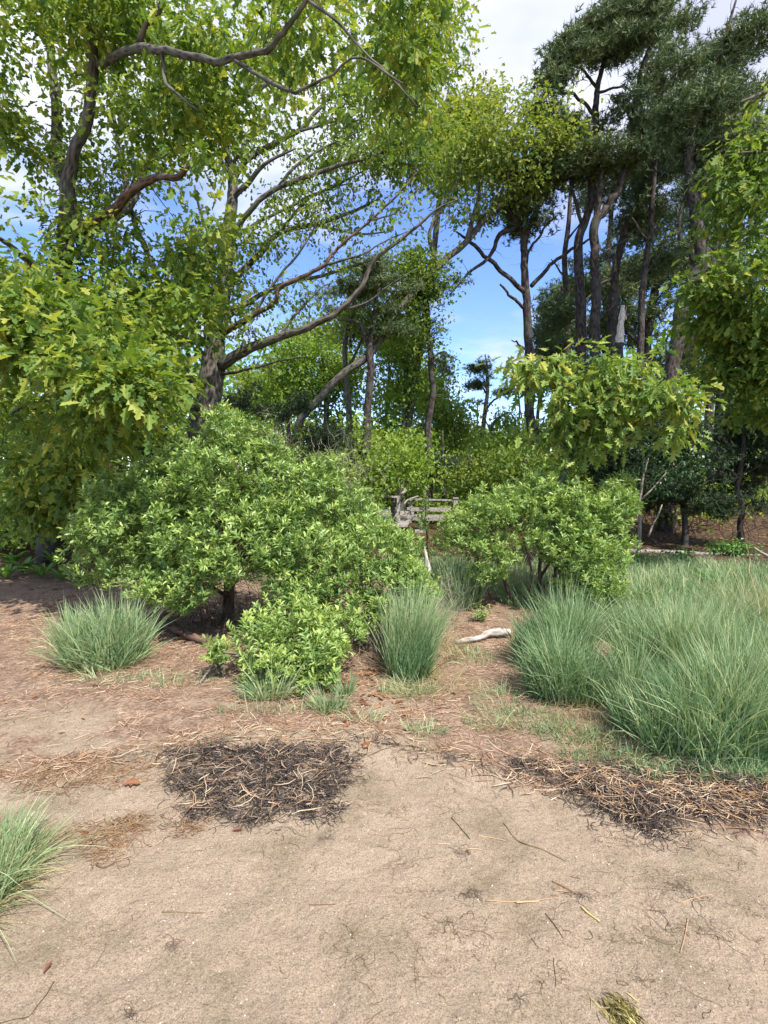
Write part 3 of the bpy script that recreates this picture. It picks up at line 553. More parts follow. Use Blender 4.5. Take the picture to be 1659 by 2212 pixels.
pine('tall pine forking low, its dark trunk just right of the high-tipped pine', [[(1296, 1040, 16, 25.1), (1290, 850, 16, 22.4), (1284, 737, 16, 21.1), (1289, 625, 16, 19.8), (1284, 550, 16, 18.5), (1284, 485, 16, 18.5), (1309, 450, 16, 16.5), (1330, 420, 16, 15.8), (1345, 380, 16, 14.5), (1360, 320, 16, 13.2), (1369, 260, 16, 12.5), (1380, 190, 16, 11.2), (1388, 140, 16, 9.2), (1425, 60, 16, 5.9), (1450, -20, 16, 3.3)],
  [(1288, 480, 16, 13.3), (1294, 425, 16, 11.7), (1300, 380, 16, 7.8), (1300, 340, 16, 3.9)], [(1369, 265, 16, 9.4), (1345, 230, 16, 7.8), (1320, 205, 16, 3.9)], [(1378, 220, 16, 7), (1410, 180, 16, 5.5), (1440, 150, 16, 3.1)], [(1287, 560, 16, 6.2), (1330, 530, 16, 4.7), (1370, 510, 16, 2.3)], [(1285, 700, 16, 6.2), (1330, 650, 16, 4.7), (1350, 600, 16, 2.3)]],
 [(1390, 70, 16, 80, 60, 1.3, 1.2), (1330, 230, 16, 50, 30, 1, .9), (1440, 30, 16, 90, 40, 1.2), (1310, 345, 16, 70, 28, 1.1, 1.2), (1390, 170, 16, 50, 40, 1, .9), (1330, 120, 16, 60, 40, 1.2), (1390, 340, 16, 40, 30, .9, .8), (1400, 260, 16, 40, 50, .8, .4)], 300)
pine('slimmer leaning pine between the two darkest trunks', [[(1330, 1040, 18, 21.1), (1324, 850, 18, 19.1), (1320, 737, 18, 18.5), (1329, 600, 18, 17.2), (1350, 500, 18, 15.8), (1370, 450, 18, 14.5), (1405, 375, 18, 12.5), (1430, 310, 18, 11.2), (1435, 250, 18, 8.6), (1450, 180, 18, 4.6)],
  [(1370, 450, 18, 7.8), (1400, 420, 18, 6.2), (1430, 400, 18, 3.1)], [(1330, 600, 18, 7.8), (1290, 620, 18, 5.5), (1240, 680, 18, 3.1)], [(1350, 500, 18, 7), (1390, 480, 18, 4.7), (1420, 500, 18, 2.3)]],
 [(1440, 230, 18, 60, 50, 1.3), (1410, 380, 18, 60, 60, 1.2, .8), (1390, 470, 18, 60, 50, 1.2, .8), (1200, 690, 18, 50, 60, 1.2, .9), (1470, 160, 18, 60, 60, 1.3), (1400, 560, 18, 70, 50, 1.2, .7)], 260)
pine('thick-trunked pine furthest to the right, branching in a dark tangle', [[(1442, 1050, 13, 35.7), (1446, 900, 13, 32.3), (1452, 804, 13, 30.6), (1466, 720, 13, 27.2), (1480, 640, 13, 27.2), (1512, 575, 13, 28.9), (1506, 500, 13, 27.2), (1496, 435, 13, 23.8), (1490, 370, 13, 20.4), (1494, 300, 13, 17), (1520, 200, 13, 12.8), (1560, 100, 13, 7.6), (1590, 0, 13, 4.2)],
  [(1470, 770, 13, 19.4), (1500, 722, 12.8, 17.5), (1522, 684, 12.6, 13.6), (1560, 640, 12.4, 6.8)], [(1515, 580, 13, 13.6), (1485, 540, 13, 11.6), (1465, 500, 13, 8.7), (1475, 440, 13, 3.9)], [(1510, 520, 13, 11.6), (1550, 480, 12.8, 9.7), (1620, 450, 12.6, 4.8)], [(1498, 440, 13, 13.6), (1540, 380, 13, 11.6), (1560, 280, 13, 8.7), (1620, 200, 13, 4.8)], [(1515, 590, 13, 11.6), (1560, 560, 12.8, 9.7), (1610, 520, 12.6, 4.8)], [(1510, 560, 13, 8.7), (1570, 590, 12.8, 6.8), (1630, 570, 12.6, 3.9)]],
 [(1520, 130, 13, 100, 60, 1.3, 1.2), (1600, 70, 13, 90, 50, 1.2, 1.2), (1500, 250, 13, 80, 60, 1.1), (1590, 210, 13, 80, 60, 1.2), (1540, 320, 13, 90, 40, 1), (1520, 400, 13, 60, 40, .9, .5), (1620, 380, 13, 60, 70, 1, .8), (1560, 30, 13, 100, 50, 1.2), (1500, 500, 13.2, 60, 60, .9, .35)], 420, nl=9, size=.24, spread=.22)
pine('pine with a broad low crown behind the broken snag', [[(1400, 1040, 22, 28), (1395, 850, 22, 24), (1400, 700, 22, 20), (1420, 600, 22, 15), (1430, 520, 22, 9)], [(1400, 700, 22, 9), (1450, 650, 22, 4)], [(1398, 760, 22, 9), (1340, 700, 22, 4)]],
 [(1420, 560, 22, 70, 60, 1.6), (1350, 600, 22, 70, 50, 1.5), (1470, 620, 22, 60, 60, 1.4), (1380, 680, 22, 60, 40, 1.3, .7), (1540, 560, 22, 60, 90, 1.4)], 260, 'pine', 8, .34, .36)
pine('drooping dark pine filling the gap left of the twin trunks', [[(1205, 1040, 21, 24), (1202, 850, 21, 20), (1205, 740, 21, 16), (1215, 620, 21, 8)], [(1204, 760, 21, 8), (1235, 700, 21, 4)]],
 [(1200, 650, 21, 45, 60, 1.5), (1190, 740, 21, 35, 60, 1.3, .9), (1230, 600, 21, 60, 40, 1.3), (1310, 660, 21, 60, 70, 1.2), (1220, 800, 21, 50, 50, 1)], 240, 'pine', 8, .34, .34)
pine('slim pine seen through the tangle at the far right', [[(1560, 1060, 19, 26), (1558, 850, 19, 22), (1570, 700, 19, 18), (1590, 560, 19, 12), (1600, 450, 19, 6)]],
 [(1590, 470, 19, 70, 70, 1.5), (1560, 620, 19, 80, 70, 1.4), (1630, 700, 19, 60, 90, 1.4), (1500, 740, 19, 60, 60, 1.2, .8)], 240, 'pine', 8, .30, .32)
pine('slim dark pine trunk rising just right of the sky-edge pine', [[(1222, 1040, 19, 16), (1220, 850, 19, 14), (1226, 700, 19, 13), (1222, 560, 19, 11), (1232, 440, 19, 8), (1240, 340, 19, 4)], [(1222, 600, 19, 5), (1190, 560, 19, 2)], [(1224, 520, 19, 5), (1262, 470, 19, 2)]],
 [(1235, 330, 19, 50, 24, 1.2), (1200, 380, 19, 40, 14, 1, .7), (1270, 300, 19, 40, 20, 1, .8)], 90)
pine('slim dark pine trunk between the leaning pine and the thick-trunked one', [[(1385, 1040, 17, 17), (1388, 850, 17, 15), (1382, 700, 17, 14), (1395, 560, 17, 12), (1412, 430, 17, 10), (1418, 300, 17, 7), (1430, 200, 17, 3)], [(1390, 600, 17, 6), (1430, 540, 17, 3)], [(1400, 520, 17, 6), (1365, 470, 17, 3)]],
 [(1430, 200, 17, 50, 26, 1.2), (1400, 270, 17, 40, 16, 1, .7), (1450, 290, 17, 40, 16, 1, .7)], 90)
pine('slim crooked pine trunk nearest the right edge boughs', [[(1535, 1050, 16, 18), (1530, 850, 16, 16), (1542, 720, 16, 14), (1538, 600, 16, 12), (1552, 480, 16, 9), (1550, 360, 16, 5)], [(1540, 680, 16, 6), (1580, 630, 16, 3)], [(1540, 560, 16, 6), (1510, 500, 16, 3)]],
 [(1550, 340, 16, 60, 24, 1.2), (1590, 300, 16, 50, 20, 1, .8), (1520, 400, 16, 40, 14, 1, .6)], 90)
# --- pines and trees in the middle distance
mid = 'slender trees in the middle distance'
pine('thin straight pine left of the footbridge with a flat dark top', [[(790, 1010, 15, 18), (795, 900, 15, 17), (798, 780, 15, 15), (806, 700, 15, 12), (815, 640, 15, 8), (820, 570, 15, 4)], [(800, 740, 15, 6), (770, 700, 15, 5), (740, 690, 15, 2)], [(804, 700, 15, 6), (850, 670, 15, 4), (880, 660, 15, 2)]],
 [(815, 580, 15, 55, 16, .9), (775, 625, 15, 60, 15, .9), (860, 620, 15, 50, 15, .9), (800, 670, 15, 60, 15, .9), (850, 715, 15, 50, 14, .9, .8)], 120, group=mid, size=.22, spread=.2)
pine('spindly pine beside the footbridge with dark tufts at its middle', [[(928, 1062, 17, 16), (925, 950, 17, 15), (932, 850, 17, 13), (930, 760, 17, 12), (922, 680, 17, 9), (915, 600, 17, 6), (912, 540, 17, 3)], [(930, 780, 17, 5), (955, 760, 17, 4), (975, 775, 17, 2)], [(925, 700, 17, 5), (890, 680, 17, 4)], [(928, 860, 17, 4), (960, 850, 17, 2)]],
 [(885, 570, 17, 38, 45, .8), (930, 640, 17, 38, 50, .8), (945, 700, 17, 30, 30, .6), (900, 650, 17, 40, 40, .7), (955, 790, 17, 26, 30, .5, .4), (935, 850, 17, 26, 20, .5, .3)], 130, 'pine_dark', group=mid, size=.2, spread=.17)
pine('small open pine alone in the sky gap', [[(1035, 1010, 24, 11), (1042, 930, 24, 10), (1050, 860, 24, 8), (1052, 800, 24, 5), (1048, 765, 24, 2)], [(1045, 890, 24, 5), (1070, 860, 24, 4), (1090, 845, 24, 2)], [(1050, 850, 24, 4), (1030, 820, 24, 2)]],
 [(1048, 775, 24, 16, 12, .6), (1036, 795, 24, 24, 8, .7), (1060, 812, 24, 26, 9, .7), (1030, 832, 24, 22, 8, .6), (1078, 845, 24, 26, 9, .6), (1050, 868, 24, 30, 8, .6, .6)], 90, 'pine', 6, .30, .3, group=mid, tr=.8)
tree('young_tree', 'crooked little tree under the sky gap, leaning to the right', 'tree', [[(1040, 1030, 20, 11), (1050, 980, 20, 10), (1064, 945, 20, 8), (1066, 915, 20, 6), (1090, 895, 20, 4), (1105, 890, 20, 2)], [(1064, 940, 20, 4), (1045, 900, 20, 2)]],
 [(1095, 905, 20, 30, 26, .8), (1110, 940, 20, 20, 30, .7), (1085, 960, 20, 30, 20, .7)], 60, 'far', 'fresh', 'oakbark', group=mid, nleaf=26, leafsize=.11, spread=.26, twig_r=1.6)
tree('young_tree', 'round bright green tree standing under the sky gap', 'tree', [[(985, 1040, 22, 10), (985, 950, 22, 8), (975, 880, 22, 4)]],
 [(965, 890, 22, 45, 45, 1.2), (1000, 930, 22, 40, 40, 1), (950, 950, 22, 60, 40, 1), (920, 900, 22, 45, 55, 1)], 170, 'far', 'fresh', 'oakbark', group=mid, nleaf=40, leafsize=.14, spread=.32, twig_r=1.6, tint0=.6)
tree('young_tree', 'light green tree just left of the thin straight pine', 'tree', [[(700, 1040, 19, 14), (705, 900, 19, 12), (700, 800, 19, 8), (690, 740, 19, 4)], [(704, 880, 19, 6), (740, 830, 19, 4)]],
 [(640, 760, 19, 60, 40, 1.3), (690, 790, 19, 80, 50, 1.5), (620, 830, 19, 60, 60, 1.4), (700, 860, 19, 80, 50, 1.3), (740, 800, 19, 40, 40, 1)], 260, 'far', 'fresh', 'oakbark', group=mid, nleaf=36, leafsize=.14, spread=.30, twig_r=1.6, tint0=.35)
tree('young_tree', 'leafy tree between the thin straight pine and the spindly pine', 'tree', [[(870, 1040, 18, 12), (872, 900, 18, 10), (880, 800, 18, 8), (885, 740, 18, 4)], [(875, 850, 18, 5), (850, 800, 18, 3)]],
 [(850, 780, 18, 50, 40, 1), (890, 830, 18, 40, 50, 1), (840, 880, 18, 40, 50, 1), (880, 740, 18, 50, 30, 1), (860, 950, 18, 70, 40, 1)], 190, 'far', 'fresh', 'oakbark', group=mid, nleaf=34, leafsize=.13, spread=.30, twig_r=1.6, tint0=.4)
tree('oak_tree', 'oak with dense green leaves in the middle distance, overhead of the footbridge', 'tree', [[(760, 1030, 16, 16), (755, 900, 16, 14), (745, 760, 16, 11), (770, 640, 16, 8), (800, 560, 16, 4)], [(750, 800, 16, 6), (800, 700, 16, 5), (860, 620, 16, 3)]],
 [(780, 620, 16, 60, 40, 1), (860, 580, 16, 70, 50, 1.1), (930, 600, 16, 50, 60, 1), (830, 690, 16, 90, 50, 1.1), (750, 700, 16, 50, 40, 1, .7), (900, 720, 16, 60, 40, 1, .8)], 250, 'far', 'oak_far', 'oakbark', group=mid, nleaf=32, leafsize=.11, spread=.26, twig_r=1.6, tint0=.5)
pine('thin straight pine with sparse tiers between the oak limb and the thin flat-topped pine', [[(752, 1030, 21, 11), (755, 900, 21, 10), (756, 780, 21, 7), (760, 680, 21, 4), (762, 600, 21, 2)], [(756, 800, 21, 4), (730, 780, 21, 2)]],
 [(762, 630, 21, 40, 14, .9), (745, 670, 21, 45, 14, .9), (775, 715, 21, 40, 14, .9), (745, 760, 21, 45, 12, .9, .7), (720, 640, 21, 40, 30, .9, .8)], 110, 'pine', 8, .26, .3, group=mid)
pine('thin pine just left of the spindly pine, dark tiers halfway up', [[(872, 1040, 20, 11), (875, 900, 20, 10), (878, 780, 20, 8), (880, 660, 20, 5), (884, 560, 20, 2)], [(878, 800, 20, 4), (900, 780, 20, 2)]],
 [(884, 560, 20, 34, 18, .8), (870, 600, 20, 45, 16, .9), (895, 650, 20, 40, 16, .9), (868, 700, 20, 40, 16, .9), (890, 750, 20, 36, 14, .8, .7)], 120, 'pine_dark', 8, .25, .28, group=mid)
tree('young_tree', 'airy light green tree filling the space over the footbridge posts', 'tree', [[(830, 1040, 23, 9), (835, 900, 23, 8), (840, 800, 23, 5), (838, 700, 23, 2)]],
 [(830, 740, 23, 60, 40, 1.4), (860, 800, 23, 60, 50, 1.4), (800, 840, 23, 60, 50, 1.4), (900, 860, 23, 60, 50, 1.4), (940, 820, 23, 34, 60, 1.1, .8)], 330, 'far', 'fresh', 'oakbark', group=mid, nleaf=26, leafsize=.15, spread=.34, twig_r=1.6, tint0=.55, clump=.8, fs=2.)
tree('young_tree', 'pale green low tree under the sky gap near the tall dark pine', 'tree', [[(1080, 1045, 19, 8), (1082, 980, 19, 6), (1090, 930, 19, 3)]],
 [(1085, 960, 19, 45, 26, 1), (1040, 985, 19, 50, 24, 1), (1120, 985, 19, 35, 30, .9)], 120, 'far', 'fresh', 'oakbark', group=mid, nleaf=26, leafsize=.12, spread=.26, twig_r=1.4, tint0=.45)
tree('young_tree', 'feathery green tree behind the upper limbs of the big oak', 'tree', [[(640, 1030, 24, 12), (650, 850, 24, 9), (665, 720, 24, 5), (670, 660, 24, 2)]],
 [(660, 720, 24, 60, 36, 1.5), (600, 770, 24, 60, 40, 1.5), (720, 740, 24, 50, 50, 1.4), (560, 830, 24, 60, 50, 1.4)], 220, 'far', 'oak_yellow', 'oakbark', group=mid, nleaf=26, leafsize=.16, spread=.36, twig_r=1.6, tint0=.25, clump=.8, fs=2.)
pine('tall pine far back whose layered crown closes the view behind the twin trunks', [[(1308, 1040, 25, 18), (1310, 800, 25, 16), (1312, 600, 25, 13), (1320, 450, 25, 9), (1330, 340, 25, 4)], [(1312, 640, 25, 8), (1260, 600, 25, 4)], [(1316, 520, 25, 8), (1370, 480, 25, 4)]],
 [(1330, 400, 25, 90, 36, 1.8), (1240, 430, 25, 50, 26, 1.4, .7), (1380, 470, 25, 90, 40, 1.8), (1300, 540, 25, 50, 34, 1.6, .8), (1400, 590, 25, 90, 40, 1.8), (1250, 620, 25, 60, 36, 1.6), (1320, 720, 25, 110, 40, 1.8), (1180, 690, 25, 40, 40, 1.4)], 520, 'pine', 8, .36, .42)
pine('tall pine far back closing the sky over the right edge', [[(1570, 1040, 23, 18), (1575, 800, 23, 16), (1580, 500, 23, 12), (1590, 300, 23, 6)], [(1580, 560, 23, 8), (1510, 500, 23, 4)]],
 [(1500, 180, 23, 80, 60, 1.8), (1590, 250, 23, 90, 60, 1.8), (1480, 330, 23, 70, 50, 1.6), (1570, 400, 23, 90, 60, 1.8), (1490, 470, 23, 60, 50, 1.6, .7), (1560, 700, 23, 90, 60, 1.8), (1480, 620, 23, 60, 50, 1.6, .8), (1430, 90, 23, 70, 50, 1.6, .8), (1470, 800, 23, 120, 50, 1.8)], 560, 'pine', 8, .34, .42)
# understorey behind the footbridge
und = 'bushes under the trees behind the footbridge'
for k, (lab, px, dp, blobs, n, mn, ti) in enumerate([
 ('bright young oak leafing out left of the footbridge rail', 850, 13.5, [(850, 990, 13.5, 60, 60, .8), (900, 1010, 13.8, 50, 40, .7), (800, 1040, 13.4, 60, 40, .7)], 120, 'fresh', .5),
 ('yellow-green bush behind the platform rail of the footbridge', 1010, 17, [(1010, 1020, 17, 80, 26, 1), (1090, 1010, 17, 80, 30, 1), (1060, 1050, 16.5, 90, 25, .8)], 170, 'oak_yellow', .2),
 ('dull green bush between the footbridge and the sapling oak', 1130, 14, [(1110, 990, 15, 60, 30, 1), (1150, 1030, 14, 80, 40, 1), (1230, 1010, 14, 60, 50, 1)], 150, 'oak_far', .45),
 ('green bush beyond the big oak, left of the young pines', 640, 15, [(600, 960, 15, 90, 50, 1), (700, 1010, 15, 90, 40, 1), (760, 960, 15.5, 60, 60, .9)], 190, 'oak_far', .55),
 ('leafy bush in the shade behind the left oak trunk', 250, 14, [(220, 930, 14, 120, 70, 1.2), (340, 960, 14, 90, 50, 1), (60, 950, 14, 110, 80, 1.2)], 260, 'oak_far', .35),
 ('sunlit bush glimpsed beyond the two left trunks', 420, 19, [(360, 880, 19, 60, 50, 1.2), (420, 940, 19, 90, 40, 1.2), (540, 900, 19, 70, 60, 1.2)], 180, 'fresh', .5)]):
    g0 = at(px, 1060, dp)
    tree('bush', lab, 'bush', [[(px, 1060, dp, 8), (px + 5, 1020, dp, 6), (px, 980, dp, 4)]], blobs, n, 'far', mn, 'twig', group=und, nleaf=28, leafsize=.12, spread=.26, twig_r=1.3, tint0=ti)
yp = 'young dark pines under the trees'
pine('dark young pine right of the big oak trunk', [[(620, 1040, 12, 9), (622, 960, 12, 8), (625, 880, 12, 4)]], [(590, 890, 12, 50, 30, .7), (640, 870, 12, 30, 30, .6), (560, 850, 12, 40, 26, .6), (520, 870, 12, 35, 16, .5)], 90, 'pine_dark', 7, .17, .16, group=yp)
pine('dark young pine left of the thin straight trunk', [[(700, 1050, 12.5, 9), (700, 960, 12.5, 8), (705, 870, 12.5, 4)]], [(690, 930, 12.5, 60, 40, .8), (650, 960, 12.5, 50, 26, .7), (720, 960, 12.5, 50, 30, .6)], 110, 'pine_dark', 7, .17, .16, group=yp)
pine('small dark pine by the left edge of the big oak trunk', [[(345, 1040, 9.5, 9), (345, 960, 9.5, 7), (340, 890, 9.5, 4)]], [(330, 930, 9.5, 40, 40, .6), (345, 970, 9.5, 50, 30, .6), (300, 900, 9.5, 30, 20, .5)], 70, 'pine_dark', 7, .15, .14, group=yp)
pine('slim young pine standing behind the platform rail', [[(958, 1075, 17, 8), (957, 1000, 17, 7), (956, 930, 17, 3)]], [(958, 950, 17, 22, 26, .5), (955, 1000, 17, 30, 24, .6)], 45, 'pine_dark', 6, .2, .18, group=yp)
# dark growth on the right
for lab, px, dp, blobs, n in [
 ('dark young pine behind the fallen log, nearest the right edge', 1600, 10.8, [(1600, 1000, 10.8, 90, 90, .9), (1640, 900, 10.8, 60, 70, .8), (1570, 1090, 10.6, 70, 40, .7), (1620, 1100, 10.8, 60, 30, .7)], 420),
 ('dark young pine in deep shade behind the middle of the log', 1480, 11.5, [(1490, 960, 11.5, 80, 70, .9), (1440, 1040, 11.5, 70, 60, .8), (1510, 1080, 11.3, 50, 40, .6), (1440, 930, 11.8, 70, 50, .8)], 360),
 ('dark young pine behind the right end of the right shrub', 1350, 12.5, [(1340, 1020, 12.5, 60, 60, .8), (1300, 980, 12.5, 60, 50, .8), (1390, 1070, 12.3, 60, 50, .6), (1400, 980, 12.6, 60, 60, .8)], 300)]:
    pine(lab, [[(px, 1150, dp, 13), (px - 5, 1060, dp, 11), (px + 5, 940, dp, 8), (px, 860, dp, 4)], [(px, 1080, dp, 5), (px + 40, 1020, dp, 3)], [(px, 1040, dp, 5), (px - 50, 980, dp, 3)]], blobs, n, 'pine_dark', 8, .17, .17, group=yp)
tree('bush', 'dark leafy bush with pale stems behind the right shrub', 'bush', [[(1380, 1160, 10, 8), (1385, 1060, 10, 6), (1400, 990, 10, 3)], [(1385, 1080, 10, 5), (1440, 1020, 10, 2)], [(1400, 1160, 10, 5), (1430, 1090, 10, 3)]],
 [(1400, 960, 10, 70, 60, .6), (1440, 1030, 10, 70, 40, .5), (1500, 1000, 10, 50, 30, .5), (1350, 930, 10.4, 60, 50, .5)], 160, 'oak', 'ivy', 'paletwig', nleaf=10, leafsize=.07, spread=.12, T=FAR, tint0=.6, twig='paletwig')
# --- oak just outside the right edge, branches reaching in
tree('oak_tree', 'oak at the right edge, boughs of large green leaves hanging into view', 'tree',
 [[(1900, 1300, 7.5, 50), (1890, 1000, 7.5, 44), (1880, 700, 7.5, 40), (1860, 400, 7.4, 32), (1850, 100, 7.3, 24), (1840, -200, 7.2, 12)],
  [(1880, 760, 7.5, 20), (1780, 700, 7.3, 15), (1680, 640, 7.1, 11), (1590, 640, 7, 7), (1500, 620, 6.9, 3)], [(1882, 850, 7.5, 18), (1760, 830, 7.6, 13), (1650, 800, 7.7, 9), (1550, 720, 7.8, 4)],
  [(1860, 420, 7.4, 18), (1760, 380, 7.1, 13), (1680, 330, 6.9, 9), (1600, 330, 6.7, 4)], [(1852, 250, 7.3, 14), (1750, 220, 7, 10), (1660, 200, 6.8, 7), (1600, 220, 6.6, 4)], [(1875, 600, 7.5, 15), (1760, 520, 7.4, 10), (1650, 480, 7.2, 6)]],
 [(1640, 200, 6.8, 70, 70, .6, 1.2), (1640, 290, 6.8, 60, 50, .6), (1590, 350, 6.8, 55, 35, .5, 1.2), (1600, 430, 7, 70, 60, .7), (1650, 570, 7, 80, 70, .7), (1560, 610, 7, 90, 40, .6, 1.1), (1500, 640, 6.9, 50, 30, .4), (1580, 700, 7.4, 110, 70, .8, 1.2), (1620, 800, 7.6, 90, 70, .8), (1760, 300, 7, 90, 160, .9, .6), (1760, 650, 7.3, 100, 200, .9, .6), (1660, 900, 8, 90, 50, .7, .8)],
 1050, 'oak', 'oak_near', 'oakbark', nleaf=10, leafsize=.13, spread=.13, nparts=300, droop=.4, tint0=.42, tintv=.26, clump=1.)
# --- sapling oak behind the right shrub
tree('sapling_oak', 'young oak with big pale yellow-green lobed leaves behind the right shrub', 'tree',
 [[(1208, 1070, 6.4, 13), (1222, 1020, 6.4, 12), (1238, 975, 6.4, 12), (1245, 935, 6.4, 11), (1236, 900, 6.4, 7), (1215, 850, 6.3, 5), (1190, 810, 6.2, 4)],
  [(1245, 940, 6.4, 9), (1268, 920, 6.3, 7), (1272, 870, 6.2, 5), (1290, 810, 6.1, 3)], [(1244, 1000, 6.4, 8), (1290, 965, 6.3, 7), (1350, 940, 6.2, 6), (1420, 910, 6.0, 5), (1480, 880, 5.9, 3)],
  [(1238, 975, 6.4, 6), (1200, 940, 6.4, 4), (1160, 930, 6.4, 3)], [(1190, 810, 6.2, 3), (1150, 790, 6.2, 3), (1120, 780, 6.2, 2)], [(1290, 965, 6.3, 5), (1370, 950, 6.2, 4), (1440, 960, 6.1, 2)], [(1272, 870, 6.2, 4), (1340, 830, 6.0, 3), (1390, 800, 6.0, 2)], [(1232, 990, 6.3, 3), (1180, 985, 6.2, 2)]],
 [(1220, 780, 6.2, 26, 40, .2, 1.4), (1160, 800, 6.2, 50, 35, .3, 1.2), (1225, 850, 6.2, 80, 45, .4), (1330, 800, 6.1, 70, 35, .35, 1.1), (1370, 860, 6.0, 110, 40, .4, 1.1), (1440, 850, 5.9, 70, 36, .35, 1.2), (1490, 885, 5.8, 36, 28, .25, 1.2), (1320, 770, 6.1, 45, 25, .25), (1250, 900, 6.2, 70, 40, .3, .8), (1300, 900, 6.2, 100, 40, .4, .9), (1470, 930, 5.9, 40, 30, .25), (1180, 940, 6.4, 50, 30, .3, .9), (1300, 960, 6.3, 60, 26, .3, .7), (1265, 990, 6.3, 40, 22, .25, .5), (1130, 830, 6.2, 25, 25, .2)],
 270, 'oak', 'oak_young', 'oakbark', nleaf=8, leafsize=.152, spread=.12, nparts=300, droop=.45, tint0=.48, tintv=.25, T=OAK, Tn='oakbig', sides=8, jit=.008)

# --- broken snag, ivy on the left trunk
b = MB(); P = np.array([at(1336, 1050, 15.2), at(1334, 850, 15.2), at(1338, 740, 15.2)]); tubes(b, smooth_path(P), np.full(13, 17 * .5 * 15.2 / FPX), 9, rough=.2)
sn = empty('broken_tree', P[0], 'broken dead trunk with a pale splintered top in front of the pines', 'dead tree')
put(b, 'trunk', M['pinebark'], sn)
b = MB(); P = np.array([at(1338, 742, 15.2), at(1341, 705, 15.2), at(1346, 660, 15.2)]); tubes(b, smooth_path(P), np.linspace(.13, .05, 13), 9, rough=.35)
for k in range(6):
    a = at(1336 + k * 3.5, 690, 15.2 + rng.normal() * .03); c = at(1343 + k * 2.2 + rng.normal() * 2, 652 + rng.random() * 30, 15.2); tubes(b, smooth_path([a, (a + c) / 2, c]), np.linspace(.022, .003, 13), 4)
put(b, 'splintered_top', M['palewood'], sn, smooth=False)
n = 2000; h = rng.random(n); ang = rng.random(n) * 6.28; a0 = at(144, 480, 8.9); a1 = at(114, 1100, 9.3)
pos = a0 + (a1 - a0) * h[:, None] + np.stack([np.cos(ang), np.sin(ang), 0 * ang], -1) * (.17 + .16 * rng.random((n, 1)) * (1.2 - .5 * h[:, None]))
out = np.stack([np.cos(ang), np.sin(ang), -.6 + 0 * ang], -1) + rv(n) * .4
b = MB(); scatter(b, FAR, pos, frames(out + rv(n) * .5, out + np.array([0, 0, .8])), .075 * (.6 + .7 * rng.random(n)), rng.random(n))
put(b, 'ivy', M['ivy'], None, smooth=False, kind='stuff', label='dark ivy clinging to the left oak trunk', cat='ivy')

# --- far wood behind everything
def far_wood():
    b = MB(); n = 50000
    ang = rng.uniform(-1.25, 1.25, n); rad = rng.uniform(30, 46, n); x = np.sin(ang) * rad; y = np.cos(ang) * rad
    top = 3.2 + 3.6 * fnoise(x * 1, y * 0 + 3, .16, 3, 50) + np.where(x < -5, 4.2, 0) + np.where(x > 13, 5.0, 0)
    z = rng.random(n) ** .8 * top
    pos = np.stack([x, y, z], -1); d = rv(n); nr = rv(n) * .8 + np.array([0, -.3, .9])
    tn = np.clip(fnoise(x, z * 1.5 + y * .3, .5, 3, 60) * 1.3 - .25 + rng.normal(size=n) * .12, 0, 1)
    scatter(b, FAR, pos, frames(d, nr), .38 * (.6 + .8 * rng.random(n)), tn)
    put(b, 'far_wood_foliage', M['fresh'], None, smooth=False, kind='stuff')
    b = MB(); k = 260; ang = rng.uniform(-1.2, 1.2, k); rad = rng.uniform(24, 44, k); x = np.sin(ang) * rad; y = np.cos(ang) * rad
    hh = rng.uniform(3, 7, k); P = np.stack([np.stack([x + rng.normal(size=k) * .25 * q, y, hh * q], -1) for q in (0, .35, .7, 1)], 1)
    tubes(b, P, np.stack([.13 * np.ones(k), .11 * np.ones(k), .08 * np.ones(k), .03 * np.ones(k)], 1) * rng.uniform(.5, 1.3, (k, 1)), 5)
    put(b, 'far_wood_trunks', M['pinebark'], None, kind='stuff')
far_wood()
def underwood():
    n = 2600; x = rng.uniform(-16, 20, n * 3); y = rng.uniform(8.2, 27, n * 3)
    bx = -.12 + (y - 12.6) * .09
    ok = (np.abs(x) < y * .85 + 1) & (rng.random(n * 3) < sst(.36, .58, fnoise(x, y, .35, 3, 140)) + .12) & ~((np.abs(x - bx) < .95) & (y < 21)) & ~((x > 1.2) & (y < 12.5)) & ~((x > 3.2) & (y < 14.5) & (rng.random(n * 3) < .8)) & ~((x > 0) & (x < 2.2) & (y < 15.5)) & ~((y < 9.5) & (x < -4.5))
    x, y = x[ok][:n], y[ok][:n]; n = len(x); h = .25 + .9 * fnoise(x, y, .5, 3, 150) + .03 * np.maximum(y - 12, 0)
    K = 20; ci = np.repeat(np.arange(n), K); z = ground_z(x, y); m = n * K
    pos = np.stack([x[ci] + rng.normal(size=m) * .24, y[ci] + rng.normal(size=m) * .24, z[ci] + h[ci] * (.25 + .8 * rng.random(m))], -1)
    b = MB(); scatter(b, FAR, pos, frames(rv(m), rv(m) * .7 + np.array([0, 0, 1.])), (.08 + .05 * rng.random(m)) * (1 + .02 * y[ci]), np.clip(fnoise(x, y, .8, 2, 160)[ci] * 1.2 - .1 + rng.normal(size=m) * .15, 0, 1))
    put(b, 'underwood_foliage', M['fresh'], None, smooth=False, kind='stuff', label='low green undergrowth on the woodland floor', cat='undergrowth')
underwood()

